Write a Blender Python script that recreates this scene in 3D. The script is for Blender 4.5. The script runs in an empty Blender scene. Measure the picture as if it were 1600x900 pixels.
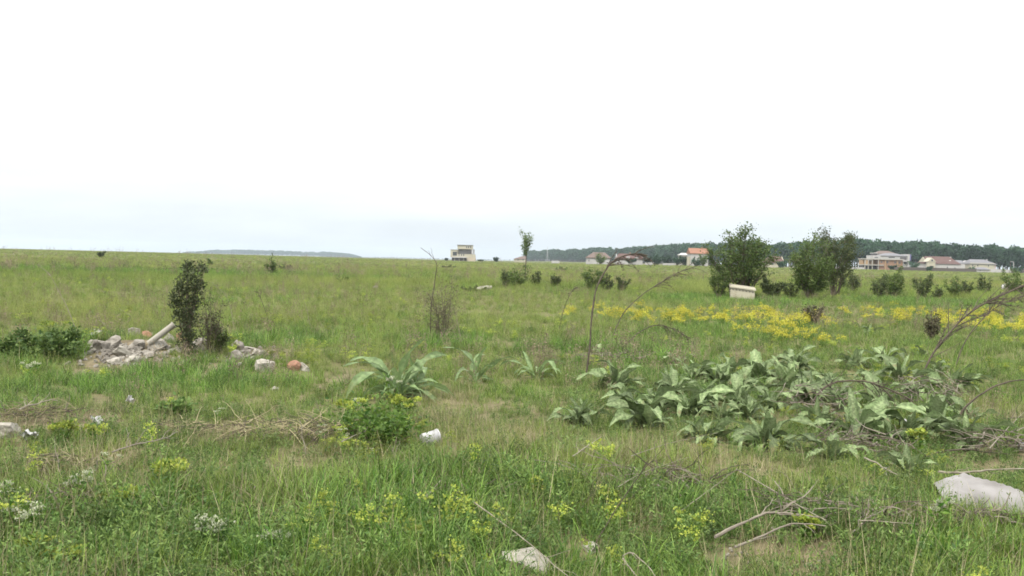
import bpy, math
import numpy as np
from mathutils import Matrix, Vector, Euler

S = bpy.context.scene
COL = S.collection
PI = math.pi
rad = math.radians

# ------------------------------------------------------------------ camera
FPX = 1570.0                      # focal length in photo pixels (1600 wide)
CAM = np.array([0.0, 0.0, 1.6])
PITCH, ROLL = math.atan((450 - 405.5) / FPX), math.atan(0.0235)
_f = np.array([0, math.cos(PITCH), -math.sin(PITCH)])
_u0 = np.array([0, math.sin(PITCH), math.cos(PITCH)])
_r0 = np.array([1.0, 0, 0])
_r = math.cos(ROLL) * _r0 + math.sin(ROLL) * _u0
_u = -math.sin(ROLL) * _r0 + math.cos(ROLL) * _u0
cd = bpy.data.cameras.new('camera')
cam = bpy.data.objects.new('camera', cd); COL.objects.link(cam)
cd.sensor_width = 36; cd.lens = 36 * FPX / 1600; cd.clip_start = 0.1; cd.clip_end = 20000
cam.matrix_world = Matrix(((_r[0], _u[0], -_f[0], CAM[0]), (_r[1], _u[1], -_f[1], CAM[1]),
                           (_r[2], _u[2], -_f[2], CAM[2]), (0, 0, 0, 1)))
S.camera = cam

# ------------------------------------------------------------------ sky (bright hazy overcast), sun, exposure
SUN_EL, SUN_AZ = rad(56), rad(215)          # high, behind and to the left of the camera (azimuth clockwise from +Y)
W = bpy.data.worlds.new('World'); S.world = W; W.use_nodes = True
nt = W.node_tree; nt.nodes.clear()
def N(nt, typ, **kw):
    n = nt.nodes.new(typ)
    for k, v in kw.items(): setattr(n, k, v)
    return n
sky = N(nt, 'ShaderNodeTexSky', sky_type='NISHITA', sun_disc=False)
sky.sun_elevation = SUN_EL; sky.sun_rotation = SUN_AZ; sky.air_density = 1.0; sky.dust_density = 4.0; sky.altitude = 100
tc = N(nt, 'ShaderNodeTexCoord'); sep = N(nt, 'ShaderNodeSeparateXYZ'); nt.links.new(tc.outputs['Generated'], sep.inputs[0])
ramp = N(nt, 'ShaderNodeValToRGB'); nt.links.new(sep.outputs['Z'], ramp.inputs[0])
SKY_STOPS = [(0.0, (0.455, 0.495, 0.535)), (0.03, (0.51, 0.55, 0.58)), (0.075, (0.62, 0.65, 0.67)), (0.2, (0.9, 0.9, 0.9))]
el = ramp.color_ramp.elements
while len(el) < len(SKY_STOPS): el.new(0.5)
for e, (p, c) in zip(el, SKY_STOPS): e.position = p; e.color = (*c, 1)
# overcast sky is brighter overhead than at the horizon
zen = N(nt, 'ShaderNodeMapRange'); nt.links.new(sep.outputs['Z'], zen.inputs[0])
zen.inputs[1].default_value = 0.0; zen.inputs[2].default_value = 1.0; zen.inputs[3].default_value = 11.0; zen.inputs[4].default_value = 19.0
cn = N(nt, 'ShaderNodeTexNoise'); cn.inputs['Scale'].default_value = 2.2; cn.inputs['Detail'].default_value = 5
cmap = N(nt, 'ShaderNodeMapping'); cmap.inputs['Scale'].default_value = (1.6, 1.6, 9.0)
nt.links.new(tc.outputs['Generated'], cmap.inputs[0]); nt.links.new(cmap.outputs[0], cn.inputs['Vector'])
cr = N(nt, 'ShaderNodeMapRange'); nt.links.new(cn.outputs[0], cr.inputs[0])
cr.inputs[1].default_value = 0.3; cr.inputs[2].default_value = 0.7; cr.inputs[3].default_value = 0.88; cr.inputs[4].default_value = 1.10
mm = N(nt, 'ShaderNodeMath', operation='MULTIPLY'); nt.links.new(zen.outputs[0], mm.inputs[0]); nt.links.new(cr.outputs[0], mm.inputs[1])
sc_ = N(nt, 'ShaderNodeVectorMath', operation='SCALE'); nt.links.new(ramp.outputs[0], sc_.inputs[0]); nt.links.new(mm.outputs[0], sc_.inputs['Scale'])
mx = N(nt, 'ShaderNodeMix', data_type='RGBA'); mx.inputs['Factor'].default_value = 0.9
nt.links.new(sky.outputs[0], mx.inputs['A']); nt.links.new(sc_.outputs[0], mx.inputs['B'])
bg = N(nt, 'ShaderNodeBackground'); bg.inputs['Strength'].default_value = 0.1
nt.links.new(mx.outputs['Result'], bg.inputs['Color'])
wo = N(nt, 'ShaderNodeOutputWorld'); nt.links.new(bg.outputs[0], wo.inputs['Surface'])

sl = bpy.data.lights.new('sun', 'SUN'); sl.energy = 2.3; sl.angle = rad(10); sl.color = (1.0, 0.95, 0.86)
so = bpy.data.objects.new('sun', sl); COL.objects.link(so)
so.rotation_euler = (PI / 2 - SUN_EL, 0, PI - SUN_AZ)
so.location = (-20, -20, 40)
S.view_settings.view_transform = 'Standard'; S.view_settings.look = 'None'
S.view_settings.exposure = 0.74; S.view_settings.gamma = 1; S.view_settings.use_curve_mapping = False
S.render.engine = 'CYCLES'
S.cycles.max_bounces = 5; S.cycles.diffuse_bounces = 3; S.cycles.transmission_bounces = 4; S.cycles.glossy_bounces = 2
S.cycles.transparent_max_bounces = 4; S.cycles.volume_bounces = 0
S.cycles.use_denoising = True
S.cycles.filter_width = 1.7

# ------------------------------------------------------------------ terrain height, pixel -> ground
def ss(a, b, x):
    t = np.clip((x - a) / (b - a), 0, 1); return t * t * (3 - 2 * t)
MOUNDS = []                        # (x, y, rx, ry, h)
def hz(x, y):
    x = np.asarray(x, float); y = np.asarray(y, float)
    d = np.hypot(x, y)
    fade = 1 - ss(25, 90, d)
    z = 0.045 * np.sin(0.9 * x + 0.4 * y + 1.0) * np.sin(0.7 * y - 0.3 * x) + 0.03 * np.sin(2.1 * x + 0.5) * np.sin(1.7 * y + 2)
    z = z * fade
    q = x / np.maximum(y, 1.0)
    z = z + ss(120, 450, y) * (0.85 - 0.75 * np.exp(-(q / np.where(q < 0, 0.26, 0.12)) ** 2))
    z = z - 6.0 * ss(640, 1500, y) * (1 - ss(-0.03, 0.03, q))
    for (mx_, my_, rx_, ry_, h_) in MOUNDS:
        z = z + h_ * np.exp(-((x - mx_) / rx_) ** 2 - ((y - my_) / ry_) ** 2)
    return z
def ray(px, py):
    return _f + _r * (px - 800) / FPX + _u * (450 - py) / FPX
def gnd(px, py):
    d = ray(px, py); t = (0 - CAM[2]) / d[2]
    for _ in range(25):
        p = CAM + d * t
        t = 0.5 * t + 0.5 * (float(hz(p[0], p[1])) - CAM[2]) / d[2]
    p = CAM + d * t
    return np.array([p[0], p[1], float(hz(p[0], p[1]))])
def at(px, py, Y):
    d = ray(px, py); return CAM + d * (Y / d[1])
def gnd_at(px, Y):                 # ground point under a column of the photo at distance Y
    p = at(px, 410, Y); return np.array([p[0], Y, float(hz(p[0], Y))])
def ell(px, py, rx, ry):           # photo ellipse -> ground ellipse
    c = gnd(px, py); a = gnd(px, py - ry)[1]; b = gnd(px, py + ry)[1]
    return (c[0], c[1], rx / FPX * c[1], (a - b) / 2)
def emask(x, y, E, soft=0.35):
    m = np.zeros_like(x)
    for (cx, cy, rx, ry) in E:
        q = np.sqrt(((x - cx) / rx) ** 2 + ((y - cy) / ry) ** 2)
        m = np.maximum(m, 1 - ss(1 - soft, 1 + soft, q))
    return m
c = gnd(205, 556); MOUNDS.append((c[0], c[1] + 0.3, 0.95, 0.8, 0.24))
c = gnd(400, 578); MOUNDS.append((c[0], c[1], 0.6, 0.6, 0.10))
c = gnd(1320, 840); MOUNDS.append((c[0], c[1], 0.7, 0.4, 0.08))

def hsh(i, j, seed):
    v = np.sin(i * 127.1 + j * 311.7 + seed * 74.7) * 43758.5453
    return v - np.floor(v)
def vn(x, y, s, seed=0):
    x = x / s; y = y / s; i = np.floor(x); j = np.floor(y); u = x - i; v = y - j
    u = u * u * (3 - 2 * u); v = v * v * (3 - 2 * v)
    return (hsh(i, j, seed) * (1 - u) + hsh(i + 1, j, seed) * u) * (1 - v) + (hsh(i, j + 1, seed) * (1 - u) + hsh(i + 1, j + 1, seed) * u) * v
def fbm(x, y, s, seed=0):
    return 0.55 * vn(x, y, s, seed) + 0.3 * vn(x, y, s * 0.45, seed + 3) + 0.15 * vn(x, y, s * 0.2, seed + 7)

# ------------------------------------------------------------------ mesh helpers
class MB:
    def __init__(s): s.v = []; s.f = []; s.n = 0; s.a = []; s.mi = []
    def add(s, V, F, rnd=None, m=0):
        V = np.asarray(V, float).reshape(-1, 3); s.v.append(V)
        for q in F: s.f.append(tuple(int(i) + s.n for i in q)); s.mi.append(m)
        s.a.append(np.full(len(V), 0.5) if rnd is None else np.broadcast_to(np.asarray(rnd, float), (len(V),)))
        s.n += len(V); return s
    def box(s, x0, x1, y0, y1, z0, z1, m=0):
        V = [(x0, y0, z0), (x1, y0, z0), (x1, y1, z0), (x0, y1, z0), (x0, y0, z1), (x1, y0, z1), (x1, y1, z1), (x0, y1, z1)]
        return s.add(V, [(3, 2, 1, 0), (4, 5, 6, 7), (0, 1, 5, 4), (1, 2, 6, 5), (2, 3, 7, 6), (3, 0, 4, 7)], m=m)
    def tube(s, P, R, k=5, rnd=0.5, cap=True, m=0):
        P = np.asarray(P, float); n = len(P); R = np.broadcast_to(np.asarray(R, float), (n,))
        T = np.gradient(P, axis=0); T /= np.linalg.norm(T, axis=1)[:, None] + 1e-9
        ref = np.array([0.31, 0.87, 0.38]); A = np.cross(T, ref); A /= np.linalg.norm(A, axis=1)[:, None] + 1e-9; B = np.cross(T, A)
        th = np.arange(k) * 2 * PI / k
        V = P[:, None, :] + R[:, None, None] * (np.cos(th)[None, :, None] * A[:, None, :] + np.sin(th)[None, :, None] * B[:, None, :])
        F = [(i * k + j, i * k + (j + 1) % k, (i + 1) * k + (j + 1) % k, (i + 1) * k + j) for i in range(n - 1) for j in range(k)]
        if cap: F += [tuple(range(k))[::-1], tuple((n - 1) * k + j for j in range(k))]
        return s.add(V.reshape(-1, 3), F, rnd, m)
    def quads(s, V, rnd, m=0):       # V: (n,4,3)
        n = len(V); base = s.n
        s.v.append(V.reshape(-1, 3)); s.a.append(np.repeat(rnd, 4)); s.n += 4 * n
        s.f.extend(map(tuple, (np.arange(4 * n).reshape(n, 4) + base).tolist())); s.mi.extend([m] * n)
        return s
    def mesh(s, name, mats, smooth=False):
        me = bpy.data.meshes.new(name)
        V = np.concatenate(s.v); me.from_pydata(V.tolist(), [], s.f)
        at_ = me.attributes.new('rnd', 'FLOAT', 'POINT'); at_.data.foreach_set('value', np.concatenate(s.a).astype(np.float32))
        for m in (mats if isinstance(mats, (list, tuple)) else [mats]): me.materials.append(m)
        me.polygons.foreach_set('material_index', s.mi)
        if smooth: me.polygons.foreach_set('use_smooth', [True] * len(me.polygons))
        me.update(); return me
    def obj(s, name, mats, parent=None, smooth=False):
        return link(name, s.mesh(name, mats, smooth), parent)
def link(name, me, parent=None):
    o = bpy.data.objects.new(name, me); COL.objects.link(o)
    if parent is not None: o.parent = parent
    return o
def tag(o, label, cat, group=None):
    o['label'] = label; o['category'] = cat
    if group: o['group'] = group
    return o
def thing(name, label, cat, loc, rz=0, group=None, scale=1):
    o = bpy.data.objects.new(name, None); COL.objects.link(o); o.empty_display_size = 0.1
    o.location = loc; o.rotation_euler = (0, 0, rz); o.scale = (scale,) * 3 if np.isscalar(scale) else scale
    return tag(o, label, cat, group)

# ------------------------------------------------------------------ materials
def mat_new(name):
    m = bpy.data.materials.new(name); m.use_nodes = True; m.node_tree.nodes.clear()
    return m, m.node_tree
def mixc(nt, fac, a, b):
    n = N(nt, 'ShaderNodeMix', data_type='RGBA')
    for sock, v in (('Factor', fac), ('A', a), ('B', b)):
        if isinstance(v, (int, float)): n.inputs[sock].default_value = v
        elif isinstance(v, tuple): n.inputs[sock].default_value = (*v, 1)
        else: nt.links.new(v, n.inputs[sock])
    return n.outputs['Result']
def plant(name, c1, c2, c3=None, trans=0.3, rough=0.6, jitter=0.42, tint=False):
    """foliage: per-leaf colour spread, per-plant brightness spread, optional patch tint, thin-leaf translucency"""
    m, t = mat_new(name)
    a = N(t, 'ShaderNodeAttribute', attribute_name='rnd')
    col = mixc(t, a.outputs['Fac'], c1, c2)
    if tint:
        b = N(t, 'ShaderNodeAttribute', attribute_type='INSTANCER', attribute_name='tint')
        col = mixc(t, b.outputs['Fac'], col, c3)
    oi = N(t, 'ShaderNodeObjectInfo'); mr = N(t, 'ShaderNodeMapRange'); t.links.new(oi.outputs['Random'], mr.inputs[0])
    mr.inputs[3].default_value = 1 - jitter; mr.inputs[4].default_value = 1 + jitter
    sc = N(t, 'ShaderNodeVectorMath', operation='SCALE'); t.links.new(col, sc.inputs[0]); t.links.new(mr.outputs[0], sc.inputs['Scale'])
    p = N(t, 'ShaderNodeBsdfPrincipled'); t.links.new(sc.outputs[0], p.inputs['Base Color']); p.inputs['Roughness'].default_value = rough
    p.inputs['Specular IOR Level'].default_value = 0.25
    tr = N(t, 'ShaderNodeBsdfTranslucent'); t.links.new(sc.outputs[0], tr.inputs['Color'])
    ms = N(t, 'ShaderNodeMixShader'); ms.inputs[0].default_value = trans
    t.links.new(p.outputs[0], ms.inputs[1]); t.links.new(tr.outputs[0], ms.inputs[2])
    o = N(t, 'ShaderNodeOutputMaterial'); t.links.new(ms.outputs[0], o.inputs[0]); return m
def leaf_detail(m, brown, scale=26.0, amt=0.5):
    """mottling, brown edges and veins' relief on a broad leaf"""
    t = m.node_tree; pr = next(n for n in t.nodes if n.type == 'BSDF_PRINCIPLED'); src = pr.inputs['Base Color'].links[0].from_socket
    tc = N(t, 'ShaderNodeTexCoord'); no = N(t, 'ShaderNodeTexNoise'); no.inputs['Scale'].default_value = scale; no.inputs['Detail'].default_value = 4; t.links.new(tc.outputs['Object'], no.inputs['Vector'])
    mr = N(t, 'ShaderNodeMapRange'); t.links.new(no.outputs[0], mr.inputs[0]); mr.inputs[1].default_value = 0.35; mr.inputs[2].default_value = 0.65; mr.inputs[3].default_value = 1 - amt; mr.inputs[4].default_value = 1 + amt * 0.5
    sc = N(t, 'ShaderNodeVectorMath', operation='SCALE'); t.links.new(src, sc.inputs[0]); t.links.new(mr.outputs[0], sc.inputs['Scale'])
    n2 = N(t, 'ShaderNodeTexNoise'); n2.inputs['Scale'].default_value = 5.0; t.links.new(tc.outputs['Object'], n2.inputs['Vector'])
    m2 = N(t, 'ShaderNodeMapRange'); t.links.new(n2.outputs[0], m2.inputs[0]); m2.inputs[1].default_value = 0.62; m2.inputs[2].default_value = 0.74; m2.inputs[4].default_value = 0.7
    t.links.new(mixc(t, m2.outputs[0], sc.outputs[0], brown), pr.inputs['Base Color'])
    b = N(t, 'ShaderNodeBump'); b.inputs['Strength'].default_value = 0.5; b.inputs['Distance'].default_value = 0.02; t.links.new(no.outputs[0], b.inputs['Height']); t.links.new(b.outputs[0], pr.inputs['Normal'])
def solid(name, c1, c2=None, scale=6.0, rough=0.8, bump=0.0, spec=0.3, detail=5, stretch=None):
    m, t = mat_new(name)
    p = N(t, 'ShaderNodeBsdfPrincipled'); p.inputs['Roughness'].default_value = rough; p.inputs['Specular IOR Level'].default_value = spec
    c2 = c2 or tuple(v * 0.7 for v in c1)
    tc = N(t, 'ShaderNodeTexCoord'); no = N(t, 'ShaderNodeTexNoise'); no.inputs['Scale'].default_value = scale; no.inputs['Detail'].default_value = detail
    if stretch:
        mp = N(t, 'ShaderNodeMapping'); mp.inputs['Scale'].default_value = stretch; t.links.new(tc.outputs['Object'], mp.inputs[0]); t.links.new(mp.outputs[0], no.inputs['Vector'])
    else: t.links.new(tc.outputs['Object'], no.inputs['Vector'])
    mr = N(t, 'ShaderNodeMapRange'); t.links.new(no.outputs[0], mr.inputs[0]); mr.inputs[1].default_value = 0.3; mr.inputs[2].default_value = 0.7
    t.links.new(mixc(t, mr.outputs[0], c1, c2), p.inputs['Base Color'])
    if bump:
        b = N(t, 'ShaderNodeBump'); b.inputs['Strength'].default_value = bump; b.inputs['Distance'].default_value = 0.03
        t.links.new(no.outputs[0], b.inputs['Height']); t.links.new(b.outputs[0], p.inputs['Normal'])
    o = N(t, 'ShaderNodeOutputMaterial'); t.links.new(p.outputs[0], o.inputs[0]); return m

M = {}
M['grass'] = plant('grass_green', (0.036, 0.080, 0.011), (0.20, 0.285, 0.055), (0.22, 0.255, 0.062), 0.36, 0.5, tint=True)
M['lush'] = plant('grass_lush', (0.035, 0.10, 0.012), (0.185, 0.30, 0.055), (0.22, 0.26, 0.07), 0.38, 0.5, tint=True)
M['tall'] = plant('grass_seeding', (0.10, 0.165, 0.030), (0.25, 0.295, 0.08), (0.275, 0.285, 0.088), 0.3, tint=True)
M['herb'] = plant('weed_leaf', (0.042, 0.095, 0.02), (0.16, 0.235, 0.062), (0.15, 0.18, 0.07), 0.28, tint=True)
M['straw'] = plant('dry_straw', (0.17, 0.145, 0.075), (0.33, 0.295, 0.175), None, 0.15)
M['weedbrown'] = plant('dry_weed', (0.13, 0.105, 0.07), (0.24, 0.19, 0.13), None, 0.15)
M['spurge'] = plant('yellow_green_bract', (0.19, 0.26, 0.04), (0.34, 0.375, 0.07), None, 0.35)
M['yellow'] = plant('yellow_petal', (0.36, 0.35, 0.04), (0.54, 0.49, 0.06), None, 0.3, jitter=0.25)
M['whitefl'] = plant('white_petal', (0.32, 0.36, 0.2), (0.47, 0.485, 0.37), None, 0.3, jitter=0.15)
M['mullein'] = plant('mullein_leaf', (0.095, 0.155, 0.052), (0.235, 0.295, 0.145), None, 0.24, 0.75, 0.38)
leaf_detail(M['mullein'], (0.20, 0.17, 0.09))
M['dock'] = plant('dock_leaf', (0.12, 0.20, 0.07), (0.22, 0.30, 0.13), None, 0.28, 0.5, 0.2)
M['treeleaf'] = plant('tree_leaf_olive', (0.048, 0.088, 0.022), (0.125, 0.178, 0.05), None, 0.3, jitter=0.2)
leaf_detail(M['dock'], (0.18, 0.16, 0.07), 20, 0.4)
M['thorn'] = plant('thorn_leaf', (0.032, 0.047, 0.02), (0.088, 0.104, 0.047), None, 0.22, jitter=0.2)
M['shrub'] = plant('shrub_leaf', (0.040, 0.062, 0.022), (0.10, 0.125, 0.046), None, 0.28, jitter=0.2)
M['shrub_light'] = plant('shrub_leaf_light', (0.055, 0.095, 0.024), (0.13, 0.18, 0.05), None, 0.3, jitter=0.2)
M['shrub_dry'] = plant('shrub_leaf_dry', (0.07, 0.07, 0.036), (0.135, 0.125, 0.07), None, 0.15, jitter=0.2)
M['tree'] = plant('tree_leaf', (0.010, 0.038, 0.016), (0.036, 0.084, 0.034), None, 0.22, jitter=0.4)
M['bark'] = solid('bark', (0.085, 0.07, 0.052), (0.14, 0.115, 0.085), 14, 0.9, 0.4)
M['stalk_dark'] = solid('dead_stalk_brown', (0.05, 0.04, 0.03), (0.10, 0.08, 0.06), 20, 0.8)
M['stalk_pale'] = solid('dead_stalk_pale', (0.27, 0.245, 0.185), (0.14, 0.122, 0.088), 14, 0.8)
M['twig'] = solid('dry_twig', (0.14, 0.12, 0.095), (0.235, 0.205, 0.165), 12, 0.85)
M['stone'] = solid('grey_stone', (0.27, 0.25, 0.215), (0.12, 0.108, 0.09), 3, 0.9, 0.9, detail=8)
M['stone_pale'] = solid('pale_stone', (0.37, 0.35, 0.30), (0.19, 0.175, 0.145), 3, 0.9, 0.8, detail=8)
M['brick'] = solid('broken_brick', (0.30, 0.155, 0.10), (0.2, 0.12, 0.085), 4, 0.9, 0.5)
M['white_plastic'] = solid('white_plastic', (0.47, 0.47, 0.475), (0.30, 0.295, 0.28), 14, 0.4)
M['sheet'] = solid('grey_white_sheet', (0.25, 0.24, 0.232), (0.095, 0.088, 0.078), 3.4, 0.55, 0.5, detail=12)
M['soil'] = solid('soil', (0.13, 0.095, 0.065), (0.2, 0.155, 0.11), 8, 0.95, 0.6)

# ------------------------------------------------------------------ ground
SOIL = [ell(525, 600, 42, 16), ell(205, 548, 66, 18), ell(1230, 872, 110, 34), ell(385, 565, 45, 22), ell(420, 680, 110, 14), ell(90, 660, 120, 16), ell(1340, 810, 110, 20)]
gm, t = mat_new('field_ground')
geo = N(t, 'ShaderNodeNewGeometry'); sa = N(t, 'ShaderNodeAttribute', attribute_name='soil')
def gnoise(scale, st=None, det=6):
    n = N(t, 'ShaderNodeTexNoise'); n.inputs['Scale'].default_value = scale; n.inputs['Detail'].default_value = det
    mp = N(t, 'ShaderNodeMapping'); mp.inputs['Scale'].default_value = st or (1, 1, 1); t.links.new(geo.outputs['Position'], mp.inputs[0]); t.links.new(mp.outputs[0], n.inputs['Vector'])
    r = N(t, 'ShaderNodeMapRange'); t.links.new(n.outputs[0], r.inputs[0]); r.inputs[1].default_value = 0.35; r.inputs[2].default_value = 0.65
    return r.outputs[0], n.outputs[0]
a1, _ = gnoise(0.02, (1, 0.7, 1)); a2, _ = gnoise(0.35); a3, h3 = gnoise(7.0)
base = mixc(t, a1, (0.105, 0.115, 0.042), (0.075, 0.10, 0.032))
base = mixc(t, a2, base, (0.125, 0.115, 0.055))
soil = mixc(t, a3, (0.10, 0.082, 0.05), (0.19, 0.155, 0.10))
colr = mixc(t, sa.outputs['Fac'], base, soil)
p = N(t, 'ShaderNodeBsdfPrincipled'); t.links.new(colr, p.inputs['Base Color']); p.inputs['Roughness'].default_value = 0.95; p.inputs['Specular IOR Level'].default_value = 0.1
bp = N(t, 'ShaderNodeBump'); bp.inputs['Strength'].default_value = 0.7; bp.inputs['Distance'].default_value = 0.05; t.links.new(h3, bp.inputs['Height']); t.links.new(bp.outputs[0], p.inputs['Normal'])
o = N(t, 'ShaderNodeOutputMaterial'); t.links.new(p.outputs[0], o.inputs[0])
rr = np.concatenate([[0.0], np.geomspace(0.6, 4500, 230)]); aa = np.linspace(0, 2 * PI, 361)[:-1]
GX = (rr[:, None] * np.sin(aa)[None]).ravel(); GY = (rr[:, None] * np.cos(aa)[None]).ravel(); GZ = hz(GX, GY)
me = bpy.data.meshes.new('field')
na = len(aa); F = [(i * na + j, (i + 1) * na + j, (i + 1) * na + (j + 1) % na, i * na + (j + 1) % na) for i in range(1, len(rr) - 1) for j in range(na)]
F += [(0, na + j, na + (j + 1) % na) for j in range(na)]
F = [f[::-1] for f in F]
me.from_pydata(np.stack([GX, GY, GZ], 1).tolist(), [], F)
for pnt in (): pass
av = me.attributes.new('soil', 'FLOAT', 'POINT'); sm = np.maximum(emask(GX, GY, SOIL, 0.5), 0.45 * (np.hypot(GX, GY) < 12))
av.data.foreach_set('value', sm.astype(np.float32)); me.materials.append(gm)
me.polygons.foreach_set('use_smooth', [True] * len(me.polygons)); me.update()
go = link('field', me); go['kind'] = 'structure'

# ------------------------------------------------------------------ plant building blocks
def blades(mb, rng, n, spread, L, w, lean, bend, m=0, nseg=4, z0=0.0):
    r = spread * np.sqrt(rng.random(n)); a = rng.random(n) * 2 * PI
    bx = r * np.cos(a); by = r * np.sin(a)
    az = rng.random(n) * 2 * PI; ln = rng.uniform(L[0], L[1], n); th0 = rng.uniform(0.02, lean, n); bd = rng.uniform(bend[0], bend[1], n)
    s = np.linspace(0, 1, nseg + 1); th = th0[:, None] + bd[:, None] * s[None] ** 1.6
    ds = ln[:, None] / nseg
    H = np.concatenate([np.zeros((n, 1)), np.cumsum(np.sin((th[:, 1:] + th[:, :-1]) / 2) * ds, 1)], 1)
    Z = np.concatenate([np.zeros((n, 1)), np.cumsum(np.cos((th[:, 1:] + th[:, :-1]) / 2) * ds, 1)], 1)
    C = np.stack([bx[:, None] + H * np.cos(az)[:, None], by[:, None] + H * np.sin(az)[:, None], Z + z0], 2)
    tw = rng.uniform(-0.6, 0.6, n) + az
    side = np.stack([-np.sin(tw), np.cos(tw), np.zeros(n)], 1)
    ww = rng.uniform(w[0], w[1], n)[:, None] * (1 - s[None] ** 1.5 * 0.96) * 0.5
    Lf = C - side[:, None, :] * ww[:, :, None]; Rt = C + side[:, None, :] * ww[:, :, None]
    rn = rng.random(n)
    for k in range(nseg):
        mb.quads(np.stack([Lf[:, k], Rt[:, k], Rt[:, k + 1], Lf[:, k + 1]], 1), rn, m)
    return C[:, -1]
def leafquads(mb, rng, P, size, m=0, up=0.5, asp=0.6, rnd=None, out=None):
    """small pointed leaf faces at points P"""
    n = len(P); d = rng.normal(size=(n, 3)); d[:, 2] = np.abs(d[:, 2]) * up
    if out is not None: d += out
    d /= np.linalg.norm(d, axis=1)[:, None]
    b = rng.normal(size=(n, 3)); sd = np.cross(d, b); sd /= np.linalg.norm(sd, axis=1)[:, None] + 1e-9
    L = size * rng.uniform(0.6, 1.3, n)[:, None]
    V = np.stack([P, P + d * L * 0.5 + sd * L * asp * 0.5, P + d * L, P + d * L * 0.5 - sd * L * asp * 0.5], 1)
    mb.quads(V, rng.random(n) if rnd is None else rnd, m)
def smooth_path(P, n=14):
    P = np.asarray(P, float)
    if len(P) < 3:
        return P[0] + (P[-1] - P[0]) * np.linspace(0, 1, n)[:, None]
    Q = np.vstack([2 * P[0] - P[1], P, 2 * P[-1] - P[-2]]); outp = []; k = len(P) - 1; per = max(3, n // k)
    for i in range(k):
        p0, p1, p2, p3 = Q[i:i + 4]
        for tt in np.linspace(0, 1, per, endpoint=(i == k - 1)):
            outp.append(0.5 * ((2 * p1) + (-p0 + p2) * tt + (2 * p0 - 5 * p1 + 4 * p2 - p3) * tt ** 2 + (-p0 + 3 * p1 - 3 * p2 + p3) * tt ** 3))
    return np.array(outp)
def shrub_parts(seed, h, w, stems=6, nleaf=3000, leaf=0.06, sig=0.12, twigs=7, low=0.2, asp=0.6, r0=0.02, open_=1.0, dead=0):
    g = np.random.default_rng(seed); sm = MB(); pts = []
    for i in range(stems):
        az = 2 * PI * (i + g.uniform(-.35, .35)) / stems; rr_ = w * 0.5 * g.uniform(0.25, 1.0) * open_; top = h * g.uniform(0.58, 1.0) * (1 - 0.22 * (rr_ / (w * 0.5)) ** 2)
        tt = np.linspace(0, 1, 7)
        P = np.column_stack([rr_ * np.cos(az) * tt ** 0.85, rr_ * np.sin(az) * tt ** 0.85, top * tt]) + g.normal(0, 0.018 * h, (7, 3)) * (tt[:, None] > 0)
        P[:, :2] += g.normal(0, 0.04 * w, 2); sm.tube(P, r0 * (1 - 0.85 * tt), 5)
        for _ in range(twigs):
            s = g.uniform(low, 0.97); k = min(int(s * 6), 5); b = P[k] + (P[k + 1] - P[k]) * (s * 6 - k)
            a2 = az + g.normal(0, 1.1); ln = h * g.uniform(0.12, 0.28) * (1.15 - 0.6 * s)
            d = np.array([math.cos(a2), math.sin(a2), g.uniform(0.3, 1.3)]); d /= np.linalg.norm(d)
            q = b + d * ln * np.linspace(0, 1, 4)[:, None] + g.normal(0, 0.01 * h, (4, 3)) * np.array([0, 1, 1, 1])[:, None]
            sm.tube(q, r0 * 0.35 * np.linspace(1, 0.3, 4), 4, cap=False)
            for f_ in (0.35, 0.6, 0.85, 1.0): pts.append(b + d * ln * f_)
        for s in np.linspace(max(low, 0.3), 1.0, 6):
            k = min(int(s * 6), 5); pts.append(P[k] + (P[k + 1] - P[k]) * (s * 6 - k))
    pts = np.array(pts); fm = MB()
    C = pts[g.integers(0, len(pts), nleaf)] + g.normal(0, 1, (nleaf, 3)) * sig * g.uniform(0.3, 1.0, (nleaf, 1)); C[:, 2] = np.maximum(C[:, 2], 0.02)
    rn = np.clip(0.5 + 0.9 * (vn(C[:, 0] * 1.3 + C[:, 2], C[:, 1] * 1.3 - C[:, 2], h * 0.12, seed) - 0.5) + g.normal(0, 0.2, nleaf), 0, 1)
    leafquads(fm, g, C, leaf, 0, 0.8, asp, rn)
    return sm, fm
def shrub(name, label, cat, px, py, hpx, wpx, seed, leafmat='shrub', group=None, Y=None, names=('stems', 'foliage'), **kw):
    c = gnd(px, py) if Y is None else gnd_at(px, Y); s = FPX / c[1]
    h, w = hpx / s, wpx / s
    o = thing(name, label, cat, c - np.array([0, 0, 0.03]), 0, group)
    kw.setdefault('leaf', max(0.045 * h, 0.035) if Y is None else 0.05 * h); kw.setdefault('sig', 0.07 * h); kw.setdefault('r0', 0.012 * h)
    sm, fm = shrub_parts(seed, h, w, **kw)
    sm.obj(names[0], M['bark'], o); fm.obj(names[1], M[leafmat], o)
    return o

# ------------------------------------------------------------------ distant woods
def treeblob(seed, n=620):
    g = np.random.default_rng(seed); mb = MB(); C = []; O = []
    for _ in range(11):
        a = g.random() * 2 * PI; r = g.uniform(0, 0.24); z = g.uniform(0.35, 0.83); c_ = np.array([r * math.cos(a), r * math.sin(a), z]); rad_ = g.uniform(0.13, 0.2)
        d = g.normal(size=(n // 11, 3)); d /= np.linalg.norm(d, axis=1)[:, None]; d[:, 2] = np.where(g.random(len(d)) < 0.7, np.abs(d[:, 2]), d[:, 2])
        C.append(c_ + d * rad_ * g.uniform(0.75, 1.05, (len(d), 1))); O.append(d)
    C = np.concatenate(C); leafquads(mb, g, C, 0.075, 0, 1.0, 0.9, out=np.concatenate(O) * 0.4)
    mb.tube([(0, 0, 0), (0.01, 0, 0.2), (0, 0.01, 0.5)], [0.022, 0.016, 0.01], 5, m=1)
    return mb
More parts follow.
